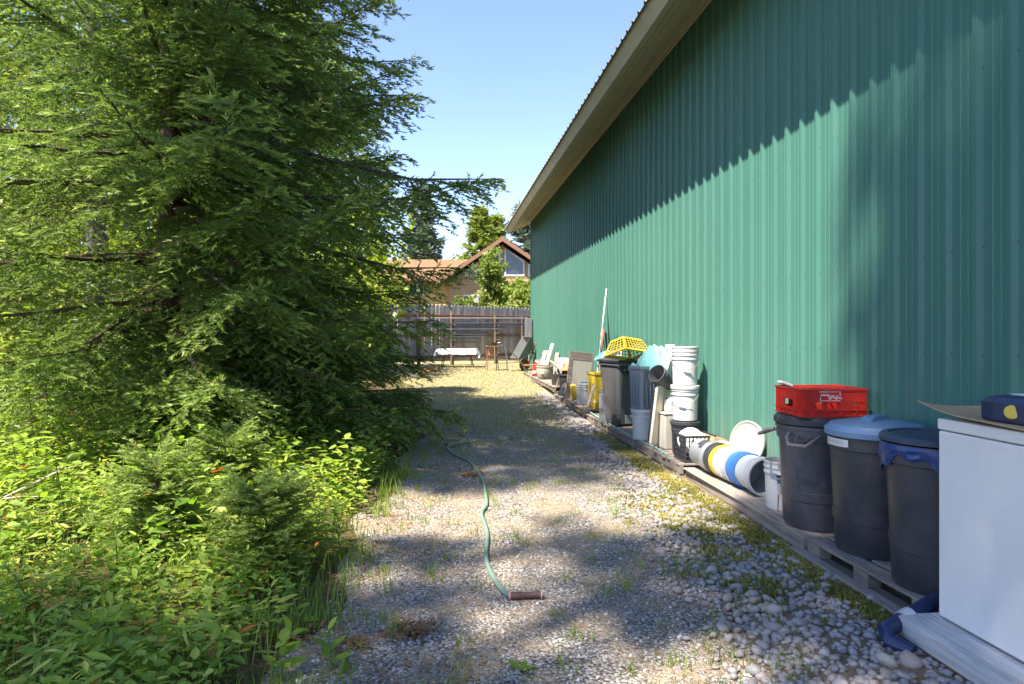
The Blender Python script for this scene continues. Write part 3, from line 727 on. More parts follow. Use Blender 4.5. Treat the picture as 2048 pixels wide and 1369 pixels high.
# ------------------------------------------------------------------ things standing in the yard
M_STEEL = worn('dark_steel', (.08, .075, .07), .5, (.2, .09, .04), .5, 6, .4)
M_RUST = worn('rusty_steel', (.28, .13, .07), .85, (.12, .06, .035), .6, 8, .1, .3)
M_TARP = worn('silver_tarp', (.40, .42, .46), .35, (.3, .3, .3), .3, 3)
M_GREYM = worn('grey_metal', (.20, .205, .205), .5, (.12, .09, .06), .45, 5, .3)
tp = GT(915, 735); tz = tp[2]
tbl = thing('folding_table', 'table with bent metal legs standing on the dry grass', 'table', tp, -YAW)
mb = MB(); mb.box((0, 0, .60), (1.22, .75, .03), None, .006); mb.build('tabletop', M_WHITE, tbl)
for sx in (-1, 1):
    for sy in (-1, 1):
        mb = MB(); mb.tube([(sx * .34, sy * .24, .585), (sx * .40, sy * .27, .56), (sx * .52, sy * .31, .0)], .016, 8); mb.build('leg', M_STEEL if sy > 0 else M_RUST, tbl)
# tarp thrown over it: flat on top, hanging in folds, long corners
n = 34; V = []; Fa_ = []
for j in range(n):
    for i in range(n):
        s, t_ = i / (n - 1) * 2 - 1, j / (n - 1) * 2 - 1; X, Y = s * .92, t_ * .62
        ox = max(0, abs(X) - .63); oy = max(0, abs(Y) - .39); o = math.hypot(ox, oy)
        zz = .622 - .82 * o + .02 * math.sin(9 * X + 3) * math.sin(8 * Y) * (1 if o == 0 else .5) * .4
        xx = math.copysign(min(abs(X), .63) + .38 * ox, X) + (.03 * math.sin(21 * Y) if ox > 0 else 0); yy = math.copysign(min(abs(Y), .39) + .3 * oy, Y) + (.035 * math.sin(17 * X) if oy > 0 else 0)
        V.append((xx, yy, zz))
for j in range(n - 1):
    for i in range(n - 1): Fa_.append((j * n + i, j * n + i + 1, (j + 1) * n + i + 1, (j + 1) * n + i))
mb = MB(); mb.add(V, Fa_, True); o = mb.build('tarp', M_TARP, None, tp); o.rotation_euler = (0, 0, -YAW); tag(o, 'silver tarp draped over the table in the yard', 'tarp')
# rusty four-legged stand with a dark pot
p = GT(984, 742); st = thing('metal_stand', 'rusty four-legged stand next to the tarp-covered table', 'stand', p, .1)
for sx in (-1, 1):
    for sy in (-1, 1):
        mb = MB(); mb.tube([(sx * .13, sy * .12, .74), (sx * .17, sy * .16, 0)], .014, 6); mb.build('leg', M_RUST if sx < 0 else M_STEEL, st)
mb = MB(); mb.box((0, 0, .755), (.36, .32, .03), None, .004); mb.build('top', M_RUST, st)
mb = MB(); mb.box((-.02, 0, .48), (.30, .26, .02), None, .004); mb.build('shelf', M_RUST, st)
pt = thing('cooking_pot', 'dark round pot on top of the rusty stand', 'pot', p + np.array([0, 0, .77])); 
mb = MB(); mb.lathe([(.0, .004), (.13, 0), (.155, .03), (.16, .10), (.168, .102), (.15, .10), (.145, .03), (0, .02)], (0, 0, 0), 20); mb.build('bowl', M_STEEL, pt)
mb = MB(); mb.tube([(.158, 0, .085), (.26, 0, .10)], .012, 6); mb.build('pot_handle', M_WHITE, pt)
p = p + np.array([-.03, 0, .49]); mb = MB(); mb.lathe([(0, 0), (.08, 0), (.10, .15), (.11, .152), (.095, .145), (.075, .02), (0, .02)], (0, 0, 0), 16); tag(mb.build('clay_pot', worn('clay', (.42, .19, .10), .9), None, p), 'small clay pot on the shelf of the rusty stand', 'pot')
# bent grey sheet-metal chute on thin legs
p = GT(1017, 744); ch = thing('metal_chute', 'bent grey sheet-metal chute sloping down beside the rusty stand', 'chute', p)
prof = [(-.22, .78), (-.10, .77), (.02, .68), (.14, .52), (.30, .36), (.46, .14)]
mb = MB()
for a, b in prof: mb.v += [(a, -.11, b + .03), (a, -.09, b), (a, .09, b), (a, .11, b + .03)]
mb.n = len(mb.v); mb.f = [(4 * i + j, 4 * i + j + 1, 4 * i + j + 5, 4 * i + j + 4) for i in range(len(prof) - 1) for j in range(3)]; mb.sm = [False] * len(mb.f)
mb.build('trough', M_GREYM, ch)
for q in [[(-.14, -.1, .77), (-.06, -.12, .45), (-.03, -.14, 0)], [(-.14, .1, .77), (-.06, .12, .45), (-.03, .14, 0)], [(.46, -.1, .14), (.5, -.12, 0)], [(.46, .1, .14), (.5, .12, 0)]]:
    mb = MB(); mb.tube(q, .012, 6); mb.build('leg', M_GREYM, ch)
# wheelbarrow tipped up on its nose near the wall end
p = GT(1049, 742); wbr = thing('wheelbarrow', 'grey wheelbarrow stood on end near the corner of the building', 'wheelbarrow', p, .35)
R0 = Matrix.Rotation(math.radians(-58), 3, 'Y')
def frus(a, b, h, c, th=.012):
    """open tub: rim a (x,y), floor b, depth h"""
    o = [(-a[0], -a[1], h), (a[0], -a[1], h), (a[0], a[1], h), (-a[0], a[1], h)]; f_ = [(-b[0], -b[1], 0), (b[0], -b[1], 0), (b[0], b[1], 0), (-b[0], b[1], 0)]
    i_ = [(x * .96, y * .96, z) for x, y, z in o]; g_ = [(x * .95, y * .95, z + th) for x, y, z in f_]
    vs = [Vector(c) + R0 @ Vector(q) for q in o + f_ + i_ + g_]
    return vs, [(4, 5, 1, 0), (5, 6, 2, 1), (6, 7, 3, 2), (7, 4, 0, 3), (7, 6, 5, 4), (8, 9, 13, 12), (9, 10, 14, 13), (10, 11, 15, 14), (11, 8, 12, 15), (12, 13, 14, 15), (0, 1, 9, 8), (1, 2, 10, 9), (2, 3, 11, 10), (3, 0, 8, 11)]
mb = MB(); mb.add(*frus((.40, .29), (.26, .19), .28, (.10, 0, .58))); mb.build('tub', M_GREYM, wbr)
for s in (-1, 1):
    mb = MB(); mb.tube([(.05, s * .05, .12), (.16, s * .16, .45), (.30, s * .24, .95), (.32, s * .26, 1.22)], .018, 8); mb.build('handle', M_ORANGE, wbr)
    mb = MB(); mb.tube([(.28, s * .2, .86), (.42, s * .2, .78), (.40, s * .2, .55), (.22, s * .17, .55)], .013, 6); mb.build('leg', M_STEEL, wbr)
mb = MB(); RX = Matrix.Rotation(math.pi / 2, 3, 'X'); ring = [(.145 + .035 * math.cos(a), .035 * math.sin(a)) for a in np.linspace(0, 2 * math.pi, 9)[:-1]]
mb.lathe(ring, (0, 0, .18), 20, RX, True); mb.build('tyre', M_STEEL, wbr)
mb = MB(); mb.lathe([(.0, -.03), (.05, -.03), (.11, -.008), (.112, .008), (.05, .03), (0, .03)], (0, 0, .18), 16, RX); mb.build('rim', M_RUST, wbr)
p = GT(1062, 752); stl = thing('low_stool', 'low stool with a brown wooden seat by the wheelbarrow', 'stool', p, .2)
mb = MB(); mb.box((0, 0, .30), (.36, .24, .03), None, .006); mb.build('seat', M_ORANGE, stl)
for sx in (-1, 1):
    for sy in (-1, 1): mb = MB(); mb.tube([(sx * .13, sy * .08, .286), (sx * .15, sy * .1, 0)], .013, 6); mb.build('leg', M_STEEL, stl)
# bird house on a pole behind the fence
p = atD(953, 600, 28.0); bh = thing('bird_house', 'small grey bird house on a pole above the fence', 'bird house', (p[0], p[1], 0), -YAW)
mb = MB(); mb.tube([(0, 0, .3), (0, 0, p[2] - .1)], .03, 8); mb.build('pole', M_GREYM, bh)
mb = MB(); z = p[2]; mb.prism([(-.09, -.12), (.09, -.12), (.09, .10), (0, .19), (-.09, .10)], .18, Matrix.Rotation(math.pi / 2, 3, 'X'), (0, .09, z)); mb.build('box', M_FENCE, bh)
mb = MB(); mb.box((-.06, 0, z + .165), (.17, .24, .015), Matrix.Rotation(-math.pi / 4, 3, 'Y')); mb.box((.06, 0, z + .165), (.17, .24, .015), Matrix.Rotation(math.pi / 4, 3, 'Y')); mb.build('roof', M_GREYM, bh)
# split firewood lying by the fir
for k, (u, v, a) in enumerate([(838, 742, .1), (850, 745, .35), (829, 746, -.2), (845, 740, .6)]):
    p = GT(u, v); mb = MB(); mb.prism([(-.05, 0), (.06, 0), (.03, .08), (-.03, .085)], .42 + .05 * k, Matrix.Rotation(math.pi / 2, 3, 'X')); o = mb.build('firewood', M_ORANGE, None, p); o.rotation_euler = (0, 0, 1.3 + a)
    tag(o, ['shortest split firewood piece on the grass by the fir boughs', 'split firewood piece lying nearest the tarp-covered table', 'split firewood piece lying nearest the large fir', 'longest split firewood piece on the grass by the fir boughs'][k], 'firewood', 'split firewood by the fir')
# ------------------------------------------------------------------ the row of things along the wall
def yrow(u, X):
    a = (u - U0) / F; return X * (CY - a * SY) / (a * CY + SY)
def at_v(u, v, X):
    Y = yrow(u, X); D = X * SY + Y * CY; return np.array([X, Y, HC + (VH - v) * D / F])
def deck(x, y): return float(gz(x, y)) + .134      # top of the pallets
def RZ(a): return Matrix.Rotation(a, 3, 'Z')
M_PAL = wood('weathered_pallet', (.15, .12, .095), (.34, .29, .24), 1, 1.0, .9, .35)
M_PALX = wood('weathered_timber', (.16, .13, .10), (.36, .31, .255), 0, 1.0, .9, .3)
M_PLANK = wood('pale_timber', (.36, .34, .31), (.66, .64, .60), 1, .8, .8, .1)
M_WBUCK = worn('white_plastic', (.58, .575, .555), .42, (.42, .39, .33), .3, 5, per=.12)
M_BLKP = worn('black_plastic', (.035, .036, .042), .38, (.16, .14, .12), .3, 5)
M_CHAR = worn('charcoal_plastic', (.060, .060, .068), .34, (.20, .18, .17), .45, 3)
M_WIRE = worn('steel_wire', (.35, .35, .35), .4, (.2, .15, .1), .4, 9, .6)
M_GALV = worn('galvanised_steel', (.42, .44, .45), .38, (.28, .27, .25), .5, 7, .55)
M_TERRA = worn('terracotta', (.50, .20, .09), .85, (.3, .16, .1), .4, 6)
M_BLUEL = worn('sky_blue_plastic', (.14, .24, .36), .45, (.3, .32, .33), .25, 5)
M_YEL = worn('yellow_plastic', (.55, .40, .035), .45, (.4, .3, .1), .3, 6)
M_CREAM = worn('cream_plastic', (.66, .60, .47), .5, (.38, .33, .24), .35, 6)
M_SLATE = worn('slate_plastic', (.20, .235, .265), .5, (.2, .2, .19), .3, 5)
M_BLUE = worn('blue_plastic', (.03, .14, .42), .4, (.15, .2, .3), .3, 6)
M_LGREY = worn('pale_grey_plastic', (.40, .42, .445), .42, (.32, .30, .27), .3, 5)
M_RED = worn('red_plastic', (.60, .030, .018), .4, (.35, .05, .03), .3, 5)
M_INK = worn('navy_print', (.03, .05, .14), .6, (.05, .05, .1), .1)
M_BLKI = worn('black_print', (.02, .02, .02), .6, (.05, .05, .05), .1)
M_PAPER = worn('masking_tape', (.62, .60, .55), .8, (.4, .38, .34), .4, 30)
M_TEAL = worn('teal_tarp', (.16, .42, .42), .45, (.3, .42, .4), .3, 6)
M_BAG = worn('blue_bin_bag', (.025, .06, .17), .3, (.08, .12, .25), .5, 9)
M_FREEZ = worn('white_enamel', (.80, .76, .69), .3, (.5, .47, .4), .15, 4)
M_CARD = worn('cardboard', (.46, .32, .17), .85, (.3, .2, .1), .3, 5)
M_NAVY = worn('navy_jug_plastic', (.018, .028, .075), .3, (.06, .07, .1), .3, 5)

def text_mesh(txt, size, bold=0.0):
    cu = bpy.data.curves.new('t', 'FONT'); cu.body = txt; cu.size = size; cu.align_x = 'CENTER'; cu.align_y = 'CENTER'; cu.extrude = .0004; cu.offset = bold; cu.resolution_u = 2
    ob = bpy.data.objects.new('t', cu); COL.objects.link(ob)
    me = bpy.data.meshes.new_from_object(ob.evaluated_get(bpy.context.evaluated_depsgraph_get())); bpy.data.objects.remove(ob); bpy.data.curves.remove(cu)
    return me

def pallet(label, x0, x1, y0, y1, n=4, along='y', group=None):
    """deck boards on blocks with bottom boards; each board and block a part"""
    zb = float(gz(x0, (y0 + y1) / 2)) + .012; P = thing('wooden_pallet', label, 'pallet', ((x0 + x1) / 2, (y0 + y1) / 2, zb), 0, group)
    w, l = x1 - x0, y1 - y0; r = random.Random(int(y0 * 100))
    if along == 'y':
        bw = w / n * .80
        for i in range(n): mb = MB(); x = -w / 2 + bw / 2 + i * (w - bw) / (n - 1); mb.box((0, 0, 0), (bw, l + r.uniform(-.02, .02), .018), RZ(r.uniform(-.006, .006)), .002); mb.build('deck_board', M_PAL, P, (x, 0, .113))
        for x in (-w / 2 + .05, w / 2 - .05):
            mb = MB(); mb.box((0, 0, 0), (.09, l, .017), None, .002); mb.build('bottom_board', M_PAL, P, (x, 0, .0085))
            for y in (-l / 2 + .07, 0, l / 2 - .07): mb = MB(); mb.box((0, 0, 0), (.085, .13, .086), None, .003); mb.build('block', M_PAL, P, (x, y, .0605))
    else:
        bw = l / n * .74
        for i in range(n): mb = MB(); y = -l / 2 + bw / 2 + i * (l - bw) / (n - 1); mb.box((0, 0, 0), (w + r.uniform(-.03, .03), bw, .018), RZ(r.uniform(-.01, .01)), .002); mb.build('deck_board', M_PALX, P, (0, y, .113))
        for x in (-w / 2 + .03, w / 2 - .05):
            mb = MB(); mb.box((0, 0, 0), (.04, l, .086), None, .003); mb.build('stringer', M_PAL, P, (x, 0, .0605))
        for k in range(4): mb = MB(); mb.box((0, 0, 0), (w, .09, .017), None, .002); mb.build('bottom_board', M_PALX, P, (0, -l / 2 + .06 + k * (l - .12) / 3, .0085))
    return P
pallet('weathered pallet under the three black dustbins', 2.36, 2.90, 3.08, 4.20, 4)
pallet('weathered pallet under the black milk crate', 2.40, 2.90, 6.68, 8.22, 11, 'x')
pallet('weathered pallet under the wheeled bin', 2.38, 2.90, 8.28, 11.0, 16, 'x')
pallet('weathered pallet under the white bucket and the yellow jug', 2.36, 2.90, 11.08, 14.1, 16, 'x')
pallet('weathered pallet under the flower pots', 2.38, 2.90, 14.2, 19.6, 24, 'x')
# timber the bucket row lies on, and a board beneath the rim of the first dustbin
def beam(name, label, a, b, w, h, m, cat='timber'):
    a, b = np.array(a), np.array(b); d = b - a; L = float(np.linalg.norm(d)); mb = MB(); mb.box((0, 0, 0), (w, L, h), None, .004)
    o = mb.build(name, m, None, tuple((a + b) / 2)); o.rotation_euler = Vector(d).to_track_quat('Y', 'Z').to_euler(); return tag(o, label, cat)
beam('long_timber', 'long grey timber in front of the row of lying buckets', (2.385, 4.24, .060), (2.47, 6.62, .060), .045, .085, M_PAL)
beam('long_timber', 'grey timber along the wall behind the row of lying buckets', (2.80, 4.26, .060), (2.84, 6.62, .060), .09, .085, M_PAL)
beam('loose_board', 'thin grey board lying flat under the row of lying buckets', (2.60, 4.24, .108), (2.64, 6.60, .108), .46, .012, M_PAL, 'board')
beam('loose_board', 'grey board half sunk in moss in front of the near pallet', (2.31, 3.0, .030), (2.33, 4.3, .030), .07, .03, M_PAL, 'board')
mb = MB(); mb.tube([(0, 0, -.05), (.004, -.02, .24)], [.010, .012], 5); tag(mb.build('rusty_stake', M_RUST, None, tuple(G(1554, 1052, 0))), 'thin rusty stake stuck in the moss by the timber', 'stake')

# ---- dustbins
def dustbin(name, label, x, y, z, r, h, m, lidm, lid='dome', handles=False, rz=0.0, seg=40):
    B = thing(name, label, 'dustbin', (x, y, z), rz)
    rb = r * .83
    mb = MB(); mb.lathe([(rb * .93, 0), (rb, .03), (rb + (r * .93 - rb) * .28, h * .27), (rb + (r * .93 - rb) * .28 + .006, h * .275), (rb + (r * .93 - rb) * .36 + .006, h * .36), (rb + (r * .93 - rb) * .36, h * .365),
                         (r * .935, h * .86), (r * .985, h * .868), (r * .99, h * .965), (r * 1.02, h * .97), (r * 1.02, h), (r * .97, h), (r * .90, h * .86), (rb * .95, .05), (0, .04)], (0, 0, 0), seg); mb.build('body', m, B)
    mb = MB()
    if lid == 'dome':
        mb.lathe([(r * 1.045, h - .02), (r * 1.055, h + .012), (r * .99, h + .030), (r * .97, h + .028), (r * .93, h + .045), (r * .5, h + .068), (0, h + .075), (0, h + .068), (r * .5, h + .058), (r * .93, h + .012), (r * 1.03, h + .004), (r * 1.03, h - .02)], (0, 0, 0), seg)
        L = mb.build('lid', lidm, B)
        mb = MB(); n = 12; w = .045
        for i in range(n):
            a = -1 + 2 * i / (n - 1); hh = .045 * (1 - a ** 4)
            for s, e in ((-1, 0), (-.75, 1), (.75, 1), (1, 0)): mb.v.append((a * r * .52, s * w, h + .052 + hh * e))
        mb.n = len(mb.v); mb.f = [(4 * i + j, 4 * i + j + 1, 4 * i + j + 5, 4 * i + j + 4) for i in range(n - 1) for j in range(3)]; mb.sm = [True] * len(mb.f); mb.build('grip', lidm, L)
    elif lid == 'petal':
        wob = lambda a, zz: 1 - (.05 * max(0, 1 - abs(((a - .6) % (math.pi / 2)) - math.pi / 4) / .16))
        mb.lathe([(r * 1.0, h + .002), (r * 1.05, h + .012), (r * 1.055, h + .045), (r * 1.0, h + .065), (r * .8, h + .072), (0, h + .074)], (0, 0, 0), 72, None, False, True, wob); mb.build('lid', lidm, B)
    elif lid == 'flat':
        mb.lathe([(r * 1.01, h + .006), (r * 1.06, h + .010), (r * 1.06, h + .028), (r * 1.02, h + .04), (r * .9, h + .046), (r * .86, h + .036), (0, h + .040)], (0, 0, 0), seg); mb.build('lid', lidm, B)
    if handles:
        for a in handles:
            mb = MB(); c, s = math.cos(a), math.sin(a); t = (-s, c)
            q = lambda o, k, zz: (c * (r + o) + t[0] * k, s * (r + o) + t[1] * k, h * .90 + zz)
            mb.tube([q(-.01, -.10, .02), q(.05, -.095, .005), q(.13, -.055, -.035), q(.13, .055, -.035), q(.05, .095, .005), q(-.01, .10, .02)], .012, 8)
            mb.tube([q(-.01, -.04, .01), q(.07, -.03, -.012), q(.07, .03, -.012), q(-.01, .04, .01)], .008, 6); mb.build('handle', worn('grey_rubber', (.22, .20, .19), .6), B)
    return B
ZD = deck(2.6, 4)
b1 = dustbin('dustbin', 'charcoal dustbin with grey handles, red crate on its black lid', 2.625, 4.52, ZD - .012, .273, .70, M_CHAR, M_BLKP, 'petal', (math.radians(222), math.radians(128)))
mb = MB(); mb.lathe([(0, .0), (.2, .0), (.2, .012), (0, .012)], (2.625, 4.52, ZD - .026), 8); tag(mb.build('bin_shim', M_PAL, None), 'scrap of board under the charcoal dustbin', 'board')
b2 = dustbin('dustbin', 'black dustbin with a light blue lid and a strip of masking tape', 2.64, 3.90, ZD - .011, .275, .735, M_BLKP, M_BLUEL, 'dome', False, .5)
b3 = dustbin('dustbin', 'black dustbin with a dark flat lid and a blue bin bag hanging out', 2.59, 3.31, ZD - .011, .262, .76, M_BLKP, worn('dark_blue_lid', (.03, .05, .085), .5, (.1, .1, .1), .3, 8), 'flat', False)
# masking tape with faint pen strokes, curved round the bin
def decal(B, r0, r1, a0, a1, z0, z1, m, name, n=10):
    mb = MB()
    for i in range(n + 1):
        a = a0 + (a1 - a0) * i / n; j = .004 * math.sin(i * 7.0) if i == n else 0
        mb.v += [(r0 * math.cos(a), r0 * math.sin(a), z0 + j), (r1 * math.cos(a), r1 * math.sin(a), z1)]
    mb.n = len(mb.v); mb.f = [(2 * i, 2 * i + 2, 2 * i + 3, 2 * i + 1) for i in range(n)]; mb.sm = [True] * n
    return mb.build(name, m, B)
va = math.atan2(-3.90, -2.64) - .5       # towards the camera, in the bin's frame
decal(b2, .2765, .2775, va - 1.25, va - .55, .655, .700, M_PAPER, 'tape')
for k, s in enumerate((-1.16, -1.10, -1.0, -.94, -.86, -.80, -.72)): decal(b2, .2775, .2782, va + s, va + s + .018, .668, .688, M_WIRE, 'pen_stroke', 2)
# bin bag: a crumpled skirt below the lid
mb = MB(); seg = 64
for i in range(seg):
    a = 2 * math.pi * i / seg; w = .006 * math.sin(a * 9) + .005 * math.sin(a * 23 + 1); dr = .11 + .05 * math.sin(a * 3 + .5) + .02 * math.sin(a * 11)
    for q, rr_ in ((0, .272), (.25, .276 + w), (.5, .274 - w), (.75, .270 + w * 1.2), (1, .262 - w * .4)): mb.v.append((rr_ * math.cos(a), rr_ * math.sin(a), .758 - dr * q))
mb.n = len(mb.v); mb.f = [(5 * i + j, 5 * i + j + 1, 5 * ((i + 1) % seg) + j + 1, 5 * ((i + 1) % seg) + j) for i in range(seg) for j in range(4)]; mb.sm = [True] * len(mb.f)
mb.build('bin_bag', M_BAG, b3)

# ---- red bottle crate, upside down, on the first dustbin
cz = ZD - .012 + .70 + .076
rc = thing('bottle_crate', 'red plastic bottle crate with a white logo, upside down on a dustbin', 'crate', (2.615, 4.475, cz), 0)
Wc, Dc, Hc = .45, .36, .185
def crate_side(L, holes, name, M, loc):
    """a wall of the crate in local x-z with openings, ribs proud of it"""
    mb = MB(); xs = sorted(set([-L / 2, L / 2] + [v for h in holes for v in h[:2]])); t = .008
    for a, b in zip(xs[:-1], xs[1:]):
        hh = [h for h in holes if h[0] <= a + 1e-6 and h[1] >= b - 1e-6]
        segs = [(0.0, Hc)] if not hh else [(0, hh[0][2]), (hh[0][3], Hc)]
        for z0, z1 in segs: mb.box(M @ Vector(((a + b) / 2, 0, (z0 + z1) / 2)) + Vector(loc), (b - a, t, z1 - z0), M)
    o = mb.build(name, M_RED, rc)
    mb = MB()
    for z, hgt in ((.003, .006), (.040, .006), (Hc - .006, .012)): mb.box(M @ Vector((0, -.007, z)) + Vector(loc), (L + .014, .006, hgt), M)
    for h in holes: mb.box(M @ Vector(((h[0] + h[1]) / 2, -.007, h[3] + .006)) + Vector(loc), (h[1] - h[0] + .03, .006, .007), M)
    for x in [-L / 2 + .01 + k * .016 for k in range(4)] + [L / 2 - .01 - k * .016 for k in range(4)]: mb.box(M @ Vector((x, -.006, .11)) + Vector(loc), (.004, .004, .13), M)
    for k in range(int(L / .05)): mb.box(M @ Vector((-L / 2 + .025 + k * .05, -.0065, .0215)) + Vector(loc), (.004, .005, .031), M @ Matrix.Rotation(.7 if k % 2 else -.7, 3, 'Y'))
    mb.build('ribs', M_RED, o); return o
hl = [(-.145, -.085, .052, .094), (-.055, .015, .052, .094), (.13, .19, .052, .094)]
fr = crate_side(Wc, hl, 'side', Matrix.Identity(3), (0, -Dc / 2, 0)); crate_side(Wc, hl, 'side', RZ(math.pi), (0, Dc / 2, 0))
he = [(-.06, .06, .055, .105)]
crate_side(Dc - .02, he, 'end', RZ(-math.pi / 2), (-Wc / 2, 0, 0)); crate_side(Dc - .02, he, 'end', RZ(math.pi / 2), (Wc / 2, 0, 0))
mb = MB()
for k in range(7): mb.box((-Wc / 2 + .03 + k * (Wc - .06) / 6, 0, Hc - .012), (.010, Dc - .02, .010))
for k in range(5): mb.box((0, -Dc / 2 + .04 + k * (Dc - .08) / 4, Hc - .013), (Wc - .02, .010, .008))
mb.build('bottom_grid', M_RED, rc)
# white print on the front, upside down as the crate is
for txt, sz, x, z in (('The', .018, .033, .124), ('PoP', .040, -.015, .130), ('Shoppe', .021, -.072, .142)):
    o = link('lettering', text_mesh(txt, sz, .0006), M_WHITE, rc); o.location = (x, -Dc / 2 - .0055, z); o.rotation_euler = (math.pi / 2, math.pi, 0)
mb = MB()
for i in range(11):
    mb.box((-.108 + i * .0125, -Dc / 2 - .0055, .166), (.007, .001, .009)); mb.box((-.094 + i * .0125, -Dc / 2 - .0055, .105), (.007, .001, .009))
mb.box((.034, -Dc / 2 - .0055, .154), (.005, .001, .034)); mb.box((-.103, -Dc / 2 - .0055, .115), (.005, .001, .030)); o = mb.build('logo_border', M_WHITE, rc); o['kind'] = 'stuff'
mb = MB(); mb.box((0, 0, 0), (.09, .07, .02), Matrix.Rotation(.35, 3, 'Y'), .006); tag(mb.build('white_sponge', M_WHITE, None, (2.44, 4.62, cz + Hc + .012)), 'white foam scrap lying on the red crate', 'foam')

# ---- buckets
def bucket(name, label, loc, m, d=.30, h=.37, rot=None, handle='down', lid=None, hz=0.0, group=None, open_=True, hm=None):
    B = thing(name, label, 'bucket', loc, 0, group, rot); r = d / 2
    rb = r * .87; t = .004
    pr = [(rb - .008, 0), (rb, .008), (r * .93, h * .74), (r * .99, h * .745), (r * .99, h * .775), (r * .94, h * .78), (r * .95, h * .86), (r * .995, h * .865), (r * .995, h * .885), (r * .955, h * .89), (r * .97, h * .965), (r, h * .97), (r, h), (r - .012, h)]
    pr += [(rb - t * 2, .02), (0, .016)] if open_ else [(0, h - .002)]
    mb = MB(); mb.lathe(pr, (0, 0, 0), 32); mb.build('body', m, B)
    if lid is not None:
        mb = MB(); mb.lathe([(r * 1.0, h - .028), (r * 1.045, h - .026), (r * 1.05, h + .006), (r * 1.0, h + .012), (r * .92, h + .010), (r * .90, h + .003), (0, h + .004)], (0, 0, 0), 32); mb.build('lid', lid, B)
    if handle:
        mb = MB(); pts = []; M = RZ(hz)
        for i in range(15):
            a = math.pi * i / 14; x = math.cos(a) * (r + .008); q = math.sin(a)
            pts.append(M @ Vector((x, -(r * .25 + .03) * q - (r * .86 * q if handle == 'down' else 0), h * .80 - q * (.13 if handle == 'down' else -.2))))
        if handle == 'down':
            pts = [M @ Vector((math.cos(math.pi * i / 14) * (r + .007), -math.sin(math.pi * i / 14) * (r + .012), h * .80 - .12 * math.sin(math.pi * i / 14))) for i in range(15)]
        mb.tube(pts, .0025, 5); Hn = mb.build('bail', hm or M_WIRE, B)
        mb = MB(); mb.tube([pts[6], pts[7], pts[8]], .009, 8); mb.build('grip', M_WBUCK, Hn)
    return B
# stack of three behind the milk crate
bx, by = 2.685, 7.28; zd = deck(bx, by) - .001; ca = math.atan2(-by, -bx) + math.pi / 2
bucket('bucket', 'black bucket at the foot of the tall bucket stack', (bx, by, zd), M_BLKP, .312, .35, None, None, M_BLKP)
bucket('bucket', 'white lidded bucket in the middle of the tall bucket stack', (bx, by, zd + .367), M_WBUCK, .300, .375, None, 'down', M_WBUCK, ca - .25)
bucket('bucket', 'white open bucket holding another, topping the tall bucket stack', (bx, by, zd + .367 + .392), M_WBUCK, .300, .37, None, 'down', None, ca + .1)
bucket('bucket', 'white bucket nested inside the top bucket of the tall stack', (bx, by, zd + .367 + .392 + .046), M_WBUCK, .304, .37, None, None)
# buckets lying nested in a row, mouths towards the dustbins
a0, a1 = np.array([2.655, 5.31, .272]), np.array([2.60, 6.66, .272]); ax_ = unit(a1 - a0)
q = Vector(-ax_).to_track_quat('Z', 'Y').to_euler()
rowm = [(M_LGREY, 'pale grey bucket with an open stained mouth ending the lying row', .318), (M_BLUE, 'bright blue bucket nested in the lying row', .312), (M_LGREY, 'pale grey bucket between the blue and the yellow bucket', .308), (M_WBUCK, 'dull white bucket touching the yellow one in the lying row', .306), (M_YEL, 'yellow bucket nested in the lying row', .308), (M_BLKP, 'black bucket nested in the lying row', .312), (M_GALV, 'silvery bucket showing its round bottom at the end of the lying row', .306)]
pos = [0, .27, .45, .57, .71, .79, .90]
for (m, lab, d), s in zip(rowm, pos):
    p = a0 + ax_ * (s + .37 + .02); bucket('bucket', lab, p - np.array([0, 0, (.318 - d) / 2 * .6]), m, d, .37, q, None)
# bucket with a printed label
p = np.array([2.615, 4.985, .114]); bl = bucket('bucket', 'white bucket with a navy printed label beside the charcoal dustbin', p, M_WBUCK, .285, .37, None, 'down', None, math.pi * .5 + .5)
va = math.atan2(-p[1], -p[0])
decal(bl, .1345, .1345, va - .35, va + .25, .255, .272, M_BLKI, 'label_bar')
for k in range(5): decal(bl, .1315, .1318, va - .30, va - .05 + .05 * (k % 2), .19 - k * .014, .193 - k * .014, M_INK, 'label_line', 3)
mb = MB()
for a, z in ((va + .02, .03), (va + .32, .03), (va + .32, .11)): mb.v.append((.1288 * math.cos(a), .1288 * math.sin(a), z))
mb.n = 3; mb.f = [(0, 1, 2)]; mb.sm = [False]; mb.build('label_corner', M_BLKI, bl)
o = link('lettering', text_mesh('Re', .05, .001), M_INK, bl); a = va - .12; o.location = (.1345 * math.cos(a), .1345 * math.sin(a), .222); o.rotation_euler = (math.pi / 2 - .04, 0, a + math.pi / 2)

